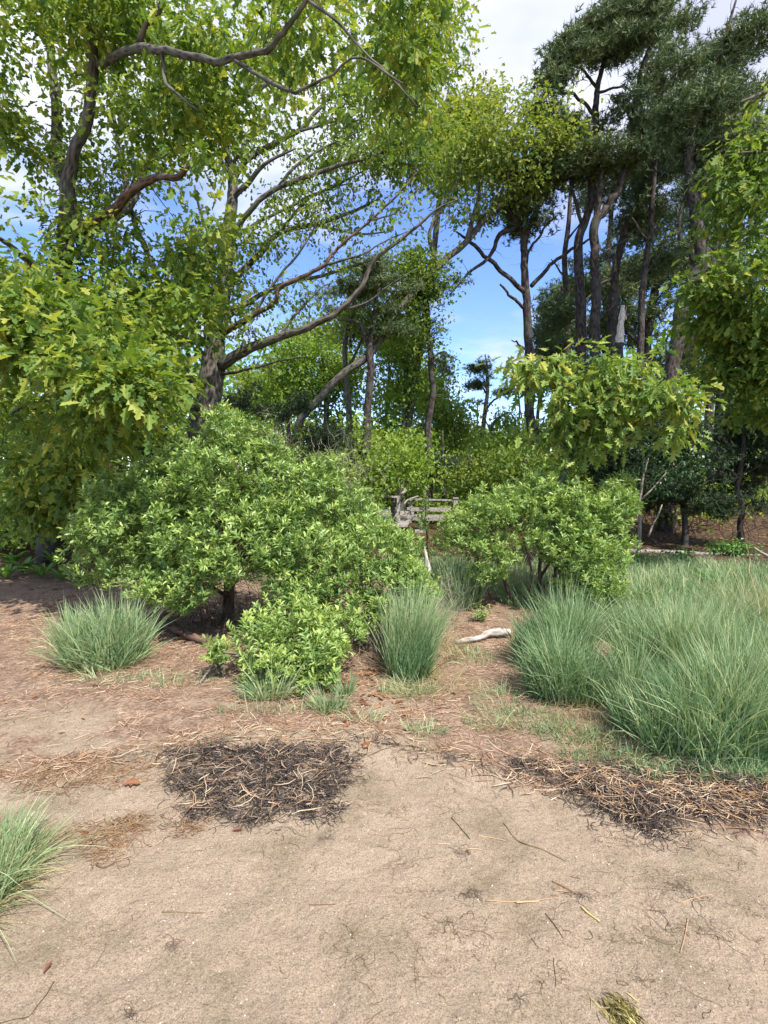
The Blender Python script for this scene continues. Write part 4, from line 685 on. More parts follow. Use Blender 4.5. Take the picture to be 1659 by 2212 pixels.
# ------------------------------------------------------------------ shrubs
gs = 'bayberry shrubs'
tree('bayberry_shrub', 'largest bayberry shrub, wide and domed, behind the left grass tussock', 'shrub',
 [[(490, 1350, 5.4, 26), (494, 1290, 5.4, 24), (498, 1230, 5.35, 20), (505, 1170, 5.3, 14), (520, 1090, 5.3, 9), (510, 1000, 5.3, 4)], [(496, 1250, 5.4, 14), (450, 1200, 5.2, 10), (380, 1180, 5.1, 7), (300, 1150, 5.0, 4)], [(500, 1210, 5.35, 14), (570, 1160, 5.4, 9), (650, 1080, 5.4, 5)], [(498, 1240, 5.3, 11), (540, 1200, 5.0, 8), (620, 1200, 4.8, 5)], [(500, 1180, 5.3, 10), (450, 1080, 5.4, 7), (400, 1000, 5.4, 4)], [(494, 1290, 5.4, 10), (440, 1260, 4.9, 7), (360, 1270, 4.7, 4)], [(380, 1180, 5.1, 5), (310, 1220, 5.2, 4), (250, 1230, 5.2, 2)]],
 [(700, 1010, 5.4, 50, 40, .35), (600, 985, 5.4, 50, 40, .35), (400, 985, 5.4, 60, 40, .35), (250, 1070, 5.3, 60, 50, .4), (320, 1120, 5.1, 130, 80, .6), (230, 1140, 5.2, 75, 65, .5), (480, 1020, 5.3, 130, 80, .7), (485, 935, 5.4, 50, 62, .35, 1.2), (560, 960, 5.5, 50, 40, .4, .7), (640, 1070, 5.2, 120, 75, .6), (430, 1160, 4.9, 150, 70, .5), (590, 1170, 4.8, 120, 75, .45), (380, 1260, 4.8, 120, 50, .45), (500, 1210, 4.7, 100, 50, .35), (300, 1230, 5.1, 80, 60, .5), (540, 1200, 5.0, 80, 45, .3), (560, 1130, 5.0, 80, 60, .4), (420, 1040, 5.2, 130, 70, .6), (760, 1110, 5.2, 70, 70, .5), (400, 1310, 4.8, 40, 22, .2, .8), (200, 1210, 5.3, 50, 60, .4, .7), (340, 1030, 5.4, 60, 40, .5)],
 4400, 'bay', 'bay', 'redbark', group=gs, nleaf=13, leafsize=.076, clump=1., fs=.55, spread=.10, nparts=300, twig_r=.55, jit=.015, tint0=.52, tintv=.26)
tree('bayberry_shrub', 'bayberry shrub spilling towards the path from behind the centre tussock', 'shrub',
 [[(770, 1400, 4.9, 12), (770, 1330, 4.8, 9), (780, 1240, 4.8, 6), (770, 1160, 4.9, 3)], [(770, 1360, 4.8, 9), (830, 1290, 4.7, 6), (890, 1250, 4.7, 3)], [(765, 1370, 4.8, 8), (700, 1300, 4.7, 6), (660, 1260, 4.7, 3)]],
 [(720, 1210, 4.8, 90, 70, .5), (800, 1180, 4.9, 70, 70, .45), (850, 1250, 4.7, 80, 60, .4), (900, 1270, 4.6, 50, 60, .3, 1.2), (860, 1190, 4.9, 50, 50, .35), (700, 1290, 4.6, 90, 50, .4), (810, 1320, 4.5, 80, 42, .35), (830, 1150, 5.1, 30, 50, .3, .6), (620, 1270, 4.6, 60, 50, .3)],
 1400, 'bay', 'bay', 'twig', group=gs, nleaf=13, leafsize=.068, clump=1.2, fs=.5, spread=.10, nparts=300, twig_r=.5, jit=.01, tint0=.52, tintv=.2)
tree('bayberry_shrub', 'low bayberry shrub closest to the wrack, leaves down to the ground', 'shrub',
 [[(600, 1500, 3.75, 14), (615, 1450, 3.8, 12), (640, 1380, 3.9, 8), (650, 1320, 4.0, 4)], [(600, 1480, 3.75, 8), (540, 1420, 3.8, 6), (480, 1410, 3.85, 3)], [(612, 1460, 3.8, 8), (680, 1420, 3.75, 6), (720, 1400, 3.75, 3)], [(500, 1480, 3.85, 9), (470, 1440, 3.9, 7), (462, 1410, 3.9, 4)]],
 [(560, 1370, 4.0, 60, 55, .3), (640, 1340, 4.0, 80, 45, .3), (600, 1430, 3.75, 80, 42, .25, 1.2), (690, 1400, 3.8, 65, 45, .25, 1.2), (680, 1460, 3.65, 60, 25, .2, 1.2), (560, 1465, 3.65, 50, 25, .2, 1.1), (466, 1410, 3.85, 26, 34, .12, 1.2), (740, 1360, 4.0, 60, 35, .25)],
 560, 'bay', 'bay', 'twig', group=gs, nleaf=13, leafsize=.070, clump=1.2, fs=.45, spread=.09, nparts=300, twig_r=.45, jit=.008, tint0=.60, tintv=.2)
tree('bayberry_shrub', 'broad bayberry shrub in the right half, its red-brown stems open to view', 'shrub',
 [[(1110, 1310, 6.2, 8), (1090, 1250, 6.1, 7), (1070, 1180, 6, 5), (1060, 1120, 6, 3)], [(1160, 1310, 6.2, 10), (1165, 1240, 6.2, 8), (1170, 1160, 6.2, 6), (1180, 1080, 6.2, 3)], [(1165, 1250, 6.2, 7), (1220, 1170, 6.1, 5), (1280, 1110, 6.1, 3)], [(1150, 1300, 6.1, 6), (1210, 1230, 5.9, 5), (1270, 1190, 5.8, 3)], [(1120, 1310, 6.1, 6), (1150, 1250, 6.0, 5), (1130, 1160, 5.9, 3)], [(1060, 1290, 6.2, 5), (1030, 1200, 6.2, 4), (1010, 1140, 6.2, 2)]],
 [(1060, 1100, 6.1, 60, 55, .5), (1140, 1080, 6.2, 75, 50, .6), (1230, 1085, 6.1, 80, 50, .6), (1310, 1100, 6.1, 65, 50, .5), (1000, 1150, 6.2, 55, 55, .5), (1060, 1190, 6.0, 70, 40, .45), (1140, 1160, 6.0, 60, 36, .4, .7), (1250, 1180, 5.8, 95, 60, .5, 1.1), (1320, 1180, 5.9, 50, 70, .4), (1270, 1250, 5.7, 80, 42, .4), (1290, 1285, 5.7, 75, 34, .3, 1.), (1180, 1040, 6.3, 60, 30, .4), (1330, 1050, 6.2, 40, 26, .3), (1050, 1240, 5.9, 50, 30, .3, .6), (1240, 1130, 5.9, 80, 60, .4), (1340, 1090, 6.1, 45, 35, .3)],
 2500, 'bay', 'bay', 'redbark', group=gs, nleaf=13, leafsize=.074, clump=1., fs=.5, spread=.10, nparts=300, twig_r=.5, jit=.012, tint0=.55, tintv=.2)
tree('bayberry_shrub', 'small upright bayberry in front of the footbridge platform', 'shrub', [[(925, 1220, 7.6, 5), (922, 1150, 7.6, 4), (918, 1090, 7.6, 3), (920, 1075, 7.6, 2)]],
 [(921, 1085, 7.6, 10, 30, .12), (915, 1135, 7.6, 20, 25, .2), (955, 1165, 7.5, 40, 26, .4), (900, 1185, 7.4, 30, 22, .3), (935, 1195, 7.4, 50, 20, .4)], 250, 'bay', 'bay', 'twig', group=gs, nleaf=11, leafsize=.058, spread=.10, nparts=0, twig_r=.5, tint0=.5)
tree('bayberry_shrub', 'tiny bayberry seedling on the path beside the pale driftwood', 'shrub', [[(1040, 1350, 5.4, 4), (1041, 1330, 5.4, 3), (1040, 1305, 5.4, 2)]],
 [(1040, 1325, 5.4, 24, 22, .12)], 32, 'bay', 'bay', 'twig', group=gs, nleaf=10, leafsize=.05, spread=.07, nparts=0, twig_r=.4, tint0=.5)
tree('bush', 'green bush on the far bank at the left edge behind the oak trunk', 'bush', [[(20, 1190, 10.5, 8), (25, 1130, 10.5, 5), (30, 1080, 10.5, 3)]],
 [(30, 1130, 10.6, 110, 50, .8), (170, 1110, 11, 90, 60, .8), (230, 1070, 11, 60, 60, .7)], 190, 'oak', 'ivy', 'twig', nleaf=16, leafsize=.09, spread=.17, T=FAR, tint0=.5)

# grey dead twigs tangled in the shrubs
def twig_tangle(label, spots, n, ln, mname='paletwig', r=.0022):
    b = MB(); P = []; 
    for k in range(n):
        px, py, dp, rx, ry = spots[rng.integers(len(spots))]
        p = at(px + rng.normal() * rx, py + rng.normal() * ry, dp + rng.normal() * .15); d = unit(rng.normal(size=3) * .6 + np.array([0, 0, .8]))
        L_ = ln * (.4 + rng.random()); q = [p]
        for s in range(4): d = unit(d + rng.normal(size=3) * .28); q.append(q[-1] + d * L_ / 4)
        P.append(q)
    tubes(b, np.array(P), np.linspace(r, r * .35, 5)[None] * np.ones((n, 1)), 3)
    put(b, 'dead_twigs', M[mname], None, kind='stuff', label=label, cat='twigs')
twig_tangle('grey dead twigs on the right shoulder of the largest shrub', [(770, 1020, 5.3, 35, 25), (770, 1070, 5.2, 16, 30), (590, 960, 5.4, 30, 25), (700, 990, 5.4, 40, 20)], 240, .20)
twig_tangle('dry twigs and stems under the largest shrub', [(420, 1360, 5.2, 60, 25), (560, 1300, 5.2, 90, 40), (470, 1370, 5.3, 60, 20), (700, 1250, 5.1, 80, 60)], 520, .34, 'twig', .003)
twig_tangle('grey dead twigs between the centre tussock and the path', [(955, 1300, 5.2, 14, 30), (975, 1330, 5.0, 20, 20), (780, 1400, 4.3, 30, 25)], 240, .26)
twig_tangle('bare undergrowth stems in the shade behind the log', [(1500, 1150, 11.5, 130, 40), (1420, 1100, 12, 60, 60), (1600, 1130, 11, 60, 50)], 260, .9, 'twig', .008)

# ------------------------------------------------------------------ grasses
def blades(b, cx, cy_, rx, ry, n, h, w=.0035, lean=.5, droop=.5, tint=.5, tv=.2, lay=.0, k=6, wind=(0, 0)):
    r = np.sqrt(rng.random(n)); a = rng.random(n) * 6.283; ox = np.cos(a) * r; oy = np.sin(a) * r
    x = cx + ox * rx; y = cy_ + oy * ry; z = ground_z(x, y) - .01
    d = np.stack([ox * lean + rng.normal(size=n) * .17 + wind[0], oy * lean * .8 + rng.normal(size=n) * .17 + wind[1], np.ones(n)], -1)
    d[:, :2] += rng.normal(size=(n, 2)) * lay * (rng.random((n, 1)) < .3); d = unit(d)
    q1 = sst(.2, .8, fnoise(x, y, 4.2, 2, 200)); q2 = fnoise(x, y, 3.1, 2, 210) - .5; q3 = fnoise(x, y, 3.4, 2, 220) - .5
    d = unit(d + np.stack([q2 * .30, q3 * .30, 0 * x], -1)); tint = tint + (q1 - .5) * .5
    ln = h * (.40 + .70 * rng.random(n)) * (1.03 - .18 * r) * (.62 + .76 * q1)
    hz = unit(np.concatenate([d[:, :2] + rng.normal(size=(n, 2)) * .30, np.zeros((n, 1))], 1)); dr = droop * (.3 + rng.random(n) ** 2 * 1.6)
    s = np.linspace(0, 1, k)[None, :, None]; base = np.stack([x, y, z], -1)[:, None]
    P = base + d[:, None] * s * ln[:, None, None] + hz[:, None] * (s ** 2) * (ln * dr * .5)[:, None, None]
    P[..., 2] -= (s[..., 0] ** 2.2) * (ln * dr * .42)[:, None]
    P[..., 2] = np.maximum(P[..., 2], z[:, None] + .012 * s[..., 0])
    W = w * (.6 + .7 * rng.random((n, 1))) * (1 - np.linspace(0, 1, k) ** 2.2)[None] * np.ones((n, 1)) + 1e-4
    sd = unit(np.cross(d, rv(n)))
    ribbons(b, P, W, sd, np.clip(.04 + tint + rng.normal(size=n) * tv, 0, 1))
def sheath(b, cx, cy_, rx, ry, n, ln=.14):
    r = .7 + .45 * rng.random(n); a = rng.random(n) * 6.283; x = cx + np.cos(a) * r * rx; y = cy_ + np.sin(a) * r * ry; z = ground_z(x, y) + .006
    a2 = rng.random(n) * 6.283; d = np.stack([np.cos(a2), np.sin(a2), .25 * rng.random(n)], -1)
    s = np.linspace(0, 1, 4)[None, :, None]; P = np.stack([x, y, z], -1)[:, None] + d[:, None] * s * (ln * (.4 + rng.random(n)))[:, None, None]
    P[..., 2] += (.02 * np.sin(s[..., 0] * 3.1)); ribbons(b, P, .0014 * np.ones((n, 4)) * np.array([1, 1, .8, .2]), unit(np.cross(d, rv(n))), rng.random(n))
def tussock(label, px, py, rx, ry, n, h, group='tussocks of beach grass', dry=120, **kw):
    x, y = on_ground(px, py); root = empty('grass_tussock', (x, y, float(ground_z(x, y))), label, 'grass tussock', group)
    b = MB(); blades(b, x, y, rx, ry, n, h, **kw); put(b, 'blades', M['grass'], root, smooth=True, kind='stuff')
    if dry:
        b = MB(); sheath(b, x, y, rx, ry, dry); blades(b, x, y, rx, ry, dry // 2, h * .6, lean=.8, w=.002, tint=.5); put(b, 'dry_blades', M['drygrass'], root, kind='stuff')
    return root
tussock('wide bushy grass tussock at the left in front of the largest shrub', 226, 1432, .28, .25, 3000, .55, lean=0, droop=.30, lay=.4, w=.0046, tint=.55, dry=500)
tussock('tall upright grass tussock in the centre beside the low shrub', 882, 1450, .165, .28, 2300, .60, lean=0, droop=.24, w=.0042, tint=.55, wind=(.08, 0), dry=260)
tussock('dense dark grass tussock just right of the path', 1190, 1430, .26, .36, 2900, .66, lean=.06, droop=.4, w=.0032, tint=.38, wind=(.05, 0), dry=220)
tussock('grass tussock drooping over its dark hollow, second from the path', 1225, 1500, .27, .20, 2500, .52, lean=.1, droop=.6, w=.0034, tint=.42, dry=220)
tussock('grass tussock cut off by the left edge of the sand', -60, 1940, .13, .26, 1300, .30, lean=.2, droop=.8, w=.0024, tint=.5, lay=.7, dry=900)
tussock('grass tussock growing in shade behind the driftwood stub', 985, 1300, .26, .5, 1500, .62, lean=.2, droop=.3, w=.004, tint=.3, dry=60)
tussock('short grass tuft at the foot of the low shrub', 575, 1505, .14, .06, 200, .28, lean=.7, droop=.5, tint=.5, dry=40)
tussock('thin grass tuft between the low shrub and the centre tussock', 712, 1535, .10, .08, 150, .24, lean=.6, droop=.3, tint=.6, dry=80)
tussock('small grass tuft right of the low shrub', 745, 1500, .05, .06, 80, .24, lean=.5, droop=.3, tint=.6, dry=20)
b = MB()
for px, py, rx, ry, n, h in [(1450, 1545, .28, .26, 2700, .58), (1560, 1590, .30, .22, 2900, .60), (1650, 1600, .26, .26, 2300, .58), (1420, 1460, .26, .22, 1900, .52), (1530, 1475, .34, .22, 2300, .54), (1640, 1490, .34, .26, 2200, .54), (1400, 1385, .34, .26, 1700, .46), (1520, 1390, .4, .3, 2000, .46), (1650, 1410, .4, .3, 1600, .48), (1375, 1575, .12, .12, 600, .38), (1470, 1620, .2, .1, 1000, .44), (1590, 1645, .24, .08, 900, .42)]:
    x, y = on_ground(px, py); blades(b, x, y, rx, ry, n, h * 1.08, w=.0034, lean=.10, droop=.40, tint=.5, tv=.24, k=4, lay=.35)
put(b, 'beach_grass', M['grass'], None, kind='stuff', label='thick swathe of beach grass filling the right side', cat='grass')
b = MB()
for px, py, rx, ry, n, h in [(1200, 1300, .7, .4, 1800, .4), (1420, 1320, 1.3, .9, 4200, .42), (1600, 1320, 1.3, 1.0, 4200, .42), (1500, 1260, 1.9, 1.0, 3800, .32), (1560, 1235, 2.4, .7, 2800, .24), (1050, 1250, 1.2, .9, 2000, .42), (1400, 1230, 1.4, .6, 1800, .24), (900, 1230, 1.0, .8, 1200, .32), (1800, 1280, 2., 1.3, 3000, .4)]:
    x, y = on_ground(px, py); blades(b, x, y, rx, ry, n, h, w=.0050, lean=.2, droop=.5, tint=.58, tv=.26, k=3, lay=.3)
put(b, 'meadow_grass', M['grass'], None, kind='stuff', label='softer meadow grass running back to the fallen log', cat='grass')
b = MB()
for px, py, rx, ry, n in [(1330, 1640, .3, .1, 520), (1250, 1590, .25, .12, 420), (1500, 1670, .5, .07, 1000), (1160, 1560, .2, .15, 260), (1100, 1520, .25, .2, 260), (880, 1500, .2, .1, 220), (920, 1590, .12, .06, 90), (620, 1540, .5, .06, 100), (790, 1560, .1, .05, 60), (330, 1470, .5, .12, 300), (1020, 1420, .2, .2, 160), (1650, 1680, .3, .06, 600), (1050, 1570, .12, .06, 60)]:
    x, y = on_ground(px, py); blades(b, x, y, rx, ry, n, .15, w=.0022, lean=.4, droop=.8, tint=.6, tv=.25, k=4, lay=.9)
put(b, 'grass_sprouts', M['grass'], None, kind='stuff', label='short green grass shoots scattered over the litter', cat='grass')
b = MB()
for px, py, rx, ry, n in [(1290, 1590, .3, .25, 500), (1180, 1560, .5, .15, 400), (930, 1480, .3, .3, 500), (950, 1400, .2, .3, 300), (1340, 1480, .1, .5, 400), (1310, 1380, .3, .5, 400), (1480, 1350, .8, .5, 600)]:
    x, y = on_ground(px, py); blades(b, x, y, rx, ry, n, .2, w=.0014, lean=.9, droop=1.1, tint=.5, tv=.3, k=4, lay=1.2)
put(b, 'dry_grass', M['drygrass'], None, kind='stuff', label='dry bent grass at the edges of the path', cat='grass')
x, y = on_ground(1680, 1370); rt = empty('grass_tussock', (x, y, 0), 'straw-coloured dry grass clump at the right edge', 'grass tussock', 'tussocks of beach grass')
b = MB(); blades(b, x, y, .3, .3, 700, .62, w=.0022, lean=.8, droop=.5, tint=.6, wind=(-.1, 0)); put(b, 'dry_blades', M['drygrass'], rt, kind='stuff')

# leafy herbs
def herb(label, px, py, n, ln, wd, up=.8, mname='weed', tint=.6):
    x, y = on_ground(px, py); z = float(ground_z(x, y)); root = empty('leafy_herb', (x, y, z), label, 'plant', 'broad-leaved herbs in the grass')
    for k in range(n):
        a = rng.random() * 6.283; u = up * (.6 + .6 * rng.random()); d = unit(np.array([math.cos(a), math.sin(a), u])); L_ = ln * (.6 + .5 * rng.random())
        s = np.linspace(0, 1, 7); P = np.array([x, y, z])[None] + d[None] * s[:, None] * L_; P[:, 2] -= s ** 2.5 * L_ * .35
        W = wd * np.array([.15, .55, .9, 1, .85, .5, .02]); sd = unit(np.cross(d, [0, 0, 1]))
        b = MB(); v = np.concatenate([P - sd * W[:, None] + [0, 0, wd * .35], P, P + sd * W[:, None] + [0, 0, wd * .35]]); f = []
        for q in range(6): f += [(q, q + 7, q + 8, q + 1), (q + 7, q + 14, q + 15, q + 8)]
        b.add(v, f, np.clip(tint + rng.normal() * .2, 0, 1)); put(b, 'leaf', M[mname], root)
herb('herb with upright pointed leaves in the grass right of the right shrub', 1420, 1318, 22, .42, .022, 1.3)
herb('low herb with arching leaves in the meadow grass nearer the right edge', 1552, 1268, 18, .46, .026, 1.0)
for lab, px, py, n, ln, wd in [('strap-leaved plant nearest the left edge of the shaded bank', 12, 1252, 26, .42, .030), ('broad-leaved plant second from the left edge of the shaded bank', 50, 1240, 26, .40, .040), ('leafy plant in front of the left oak trunk', 92, 1250, 28, .44, .022), ('plant with arching strap leaves right of the left oak trunk', 135, 1256, 30, .48, .018), ('strap-leaved plant touching the left edge of the largest shrub', 180, 1266, 26, .42, .016), ('low broad-leaved plant behind the row at the left edge', 30, 1222, 24, .45, .035), ('tallest plant of the shaded row, behind the arching strap leaves', 120, 1225, 24, .5, .024)]:
    herb(lab, px, py, n, ln, wd, 1.5, 'weed', .75)
gv = 'leafy bushes sprouting along the fallen log'
for lab, px, py in [('small leafy bush in front of the middle of the log', 1475, 1215), ('small leafy bush on the log toward its right end', 1600, 1200), ('low leafy bush by the left end of the log', 1400, 1228), ('small leafy bush behind the right part of the log', 1560, 1195)]:
    x, y = on_ground(px, py)
    tree('bush', lab, 'bush', [[(px, py, y, 3), (px, py - 15, y, 2)]], [(px, py - 14, y, 34, 14, .25)], 26, 'oak', 'weed', 'twig', group=gv, nleaf=12, leafsize=.075, spread=.09, T=FAR, tint0=.45, twig_r=.5)

# ------------------------------------------------------------------ driftwood and logs
def log(name, label, cat, pts, m, sides=10, rough=.2, group=None):
    P = np.array([p[:3] for p in pts]); r = np.array([p[3] for p in pts]); Q = smooth_path(np.concatenate([P, r[:, None]], 1)); b = MB()
    tubes(b, Q[:, :3] + rng.normal(size=(len(Q), 3)) * r.mean() * .06, Q[:, 3], sides, closed=True, rough=rough)
    return put(b, name, M[m], None, label=label, cat=cat, group=group)
def gp(px, py, lift=.0): x, y = on_ground(px, py); return (x, y, float(ground_z(x, y)) + lift)
log('driftwood', 'bleached driftwood limb lying across the path', 'driftwood', [(*gp(984, 1390, .02), .012), (*gp(1005, 1390, .03), .026), (*gp(1035, 1388, .04), .024), (*gp(1055, 1383, .055), .032), (*gp(1080, 1380, .06), .034), (*gp(1100, 1378, .05), .03)], 'drift', rough=.35)
log('driftwood', 'pale broken stake leaning up behind the centre tussock', 'driftwood', [(*at(948, 1330, 5.7)[:3], .02), (*at(934, 1290, 5.75), .028), (*at(926, 1240, 5.8), .030), (*at(921, 1208, 5.82), .024), (*at(917, 1180, 5.84), .003)], 'drift', 7, .5)
log('driftwood', 'short grey stick leaning in the grass beside the upright herb', 'driftwood', [(*gp(1385, 1325, .02), .022), (*at(1395, 1290, 6.4), .02), (*at(1400, 1275, 6.5), .008)], 'drift', 7, .4)
log('log', 'long straight weathered log across the back of the meadow', 'log', [(*at(1352, 1190, 10.5), .05), (*at(1450, 1194, 10.4), .055), (*at(1550, 1199, 10.3), .055), (*at(1640, 1203, 10.2), .05)], 'greylog', 6, .12)
log('log', 'second darker log lying just in front of the long one', 'log', [(*at(1480, 1210, 10.0), .05), (*at(1560, 1214, 9.9), .055), (*at(1650, 1216, 9.8), .05)], 'plank', 7, .2)
log('stick', 'pale stick slanting down at the right edge by the log', 'stick', [(*at(1628, 1183, 9.9), .02), (*at(1650, 1197, 9.4), .025), (*at(1690, 1218, 8.8), .025)], 'drift', 7, .2)
log('log', 'dark rotting branch on the ground beneath the largest shrub', 'log', [(*gp(345, 1362, .04), .03), (*gp(380, 1372, .045), .045), (*gp(410, 1385, .045), .04), (*gp(445, 1392, .03), .02)], 'redbark', 8, .4)
log('stick', 'bare forked root stem at the foot of the low shrub', 'stick', [(*gp(432, 1480, .01), .008), (*gp(452, 1462, .05), .010), (*gp(478, 1450, .12), .012), (*gp(490, 1440, .16), .010)], 'paletwig', 6, .3)
# grey boulder behind the left bank
def stone(name, label, c, s, m='rock', seed=0):
    import bmesh
    bm = bmesh.new(); bmesh.ops.create_icosphere(bm, subdivisions=3, radius=1)
    v = np.array([q.co[:] for q in bm.verts]); f = np.array([[q.index for q in p.verts] for p in bm.faces]); bm.free()
    d = 1 + .35 * (fnoise(v[:, 0] + 5 + seed, v[:, 1] * 1.3 + v[:, 2] + seed, 1.6, 3, 70) - .5); b = MB(); b.add(v * d[:, None] * np.array(s) + np.array(c), f, .5)
    return put(b, name, M[m], None, label=label, cat='rock')
stone('boulder', 'grey boulder half hidden at the foot of the left oak', at(98, 1192, 9.0), (.15, .14, .20), 'rock')

# ------------------------------------------------------------------ footbridge
br = empty('footbridge', at(880, 1120, 15), 'weathered grey wooden footbridge with low rails, seen between the shrubs', 'footbridge')
zdeck = .33
def brpart(name, b): put(b, name, M['plank'], br, smooth=False)
for k in range(30):
    y0 = 12.6 + k * .25; b = MB(); xc = -.12 + (y0 - 12.6) * .09
    box(b, (xc, y0, zdeck + rng.normal() * .003), (1.35, .225, .045), rz=rng.normal() * .006, jitter=.006); brpart('plank', b)
def beam(name, p, q, w_, h_):
    p = np.array(p, float); q = np.array(q, float); d = q - p; L_ = np.linalg.norm(d); d = d / L_
    s = unit(np.cross(d, [0, 0, 1.]) if abs(d[2]) < .95 else np.array([1., 0, 0])); u = np.cross(s, d)
    v = [];
    for a in (0, L_):
        for i_, j_ in ((-1, -1), (1, -1), (1, 1), (-1, 1)): v.append(p + d * a + s * i_ * w_ / 2 + u * j_ * h_ / 2)
    b = MB(); b.add(np.array(v), [(0, 3, 2, 1), (4, 5, 6, 7), (0, 1, 5, 4), (1, 2, 6, 5), (2, 3, 7, 6), (3, 0, 4, 7)]); brpart(name, b)
def A(px, py, d): return at(px, py, d)
beam('post', A(860, 1160, 13), A(861, 1072, 13), .085, .085)
beam('handrail', A(800, 1070, 13.0), A(864, 1073.5, 13.0), .09, .05)
beam('handrail', A(861, 1075, 13.1), A(884, 1052, 21), .08, .05)
beam('handrail', A(806, 1069, 14), A(840, 1060, 21), .08, .05)
beam('kerb_board', A(878, 1117.5, 15), A(974, 1118.5, 15), .05, .17)
beam('handrail', A(884, 1078, 15.06), A(982, 1081, 15.06), .10, .045)
beam('midrail', A(889, 1100, 15.06), A(980, 1101, 15.06), .045, .11)
for px in (888,): beam('post', A(px, 1111, 15.05), A(px, 1080, 15.05), .08, .08)
beam('post', A(984, 1125, 15.0), A(984, 1076, 15.0), .13, .13)
beam('post_cap', A(978, 1076, 15), A(990, 1076, 15), .18, .04)
beam('post', A(920, 1100, 19), A(920, 1060, 19), .1, .1)
cv = smooth_path([A(876, 1110, 15), A(874, 1092, 15), A(878, 1082, 15.2), A(888, 1077, 15.8), A(903, 1072, 17)])
b = MB(); tubes(b, cv, np.full(len(cv), .026), 8); brpart('curved_rail', b)
beam('step_board', A(862, 1153, 12.0), A(884, 1153, 12.0), .25, .05)
beam('step_board', A(896, 1147, 12.6), A(922, 1148, 12.6), .25, .05)
for px, dp in ((850, 13.4), (905, 15.2), (975, 15.2), (885, 17.5)): q = A(px, 1125, dp); beam('pile', (q[0], q[1], -.1), (q[0], q[1], .30), .12, .12)

# ------------------------------------------------------------------ litter, wrack and strands
def sticks(b, x, y, ln, r, tint, lift=.0, bend=.12, tilt=.06, k=4, sides=3):
    n = len(x); a = rng.random(n) * 6.283; z = ground_z(x, y) + lift + r
    d = np.stack([np.cos(a), np.sin(a), rng.normal(size=n) * tilt], -1); s = np.linspace(-.5, .5, k)
    P = np.stack([x, y, z], -1)[:, None] + d[:, None] * (s[None, :] * ln[:, None])[..., None]
    pr = np.stack([-np.sin(a), np.cos(a), 0 * a], -1); cvv = (rng.normal(size=n) * bend * ln)
    P += pr[:, None] * ((s ** 2 * 4)[None] * cvv[:, None])[..., None]
    P += rng.normal(size=P.shape) * (ln * bend * .12)[:, None, None]
    g_ = ground_z(P[..., 0], P[..., 1]); P[..., 2] = np.maximum(P[..., 2], g_ + r[:, None] * .6)
    tubes(b, P, r[:, None] * np.array([.5] + [1] * (k - 2) + [.5])[None], sides, tint)
def curls(b, x, y, ln, r, tint, lift, cu=.6, K=6):
    n = len(x); hd = rng.random(n) * 6.283; P = np.zeros((n, K, 3)); P[:, 0, 0] = x; P[:, 0, 1] = y; c_ = rng.normal(size=n) * cu
    for k in range(1, K):
        hd = hd + c_ + rng.normal(size=n) * .45; P[:, k, 0] = P[:, k - 1, 0] + np.cos(hd) * ln / K * 1.5; P[:, k, 1] = P[:, k - 1, 1] + np.sin(hd) * ln / K * 1.5
    P[..., 2] = ground_z(P[..., 0], P[..., 1]) + r[:, None] + lift * rng.random((n, K)); tubes(b, P, r[:, None] * np.ones((1, K)), 3, tint)
def area(n, x0, x1, y0, y1, keep):
    x = rng.uniform(x0, x1, n * 3); y = rng.uniform(y0, y1, n * 3); m = keep(x, y); x, y = x[m][:n], y[m][:n]; return x, y
# pine straw over the litter
x, y = area(46000, -5, 4.2, 2.2, 6.5, lambda x, y: (rng.random(x.shape) < zone_litter(x, y) * (.25 + 1.1 * sst(.38, .6, fnoise(x, y, 3, 3, 80)))))
b = MB(); n = len(x); ln = .035 + .06 * rng.random(n); a = rng.random(n) * 6.283; z = ground_z(x, y) + .003 + .006 * rng.random(n)
d = np.stack([np.cos(a), np.sin(a), rng.normal(size=n) * .08], -1); s = np.array([0, 1.])
P = np.stack([x, y, z], -1)[:, None] + d[:, None] * (s[None] * ln[:, None])[..., None]
ribbons(b, P, np.full((n, 2), .0012) * (.6 + rng.random((n, 1))), unit(np.stack([-np.sin(a), np.cos(a), rng.normal(size=n) * .5], -1)), np.clip(rng.normal(size=n) * .25 + .5, 0, 1))
put(b, 'pine_straw', M['needle_litter'], None, kind='stuff', label='orange-brown pine straw covering the upper beach', cat='pine straw')
# pale straw stalks along the wrack line
b = MB()
x, y = area(3400, -3.6, 3.4, 2.1, 4.2, lambda x, y: rng.random(x.shape) < np.exp(-((y - sand_edge(x) - .06) / .16) ** 2) * np.where(x > -1.7, 1, .25))
sticks(b, x, y, .04 + .14 * rng.random(len(x)) ** 2, .0012 + .0016 * rng.random(len(x)), np.clip(rng.normal(size=len(x)) * .28 + .62, 0, 1), .006)
x, y = area(700, -4.5, 3.4, 2.6, 5, lambda x, y: (rng.random(x.shape) < .7) & (zone_litter(x, y) > .5)); sticks(b, x, y, .03 + .1 * rng.random(len(x)) ** 2, .001 + .0016 * rng.random(len(x)), np.clip(rng.normal(size=len(x)) * .25 + .7, 0, 1), .006)
for poly, n in ((wrack_a, 130), (wrack_b, 650)):
    pa = np.array(poly); x, y = area(n, pa[:, 0].min(), pa[:, 0].max(), pa[:, 1].min(), pa[:, 1].max(), lambda x, y: inpoly(x, y, poly))
    sticks(b, x, y, .03 + .12 * rng.random(len(x)) ** 2, .0012 + .0016 * rng.random(len(x)), np.clip(rng.normal(size=len(x)) * .25 + .65, 0, 1), .03, tilt=.15)
put(b, 'reed_straw', M['straw'], None, kind='stuff', label='broken straw stalks strewn along the wrack line', cat='straw')
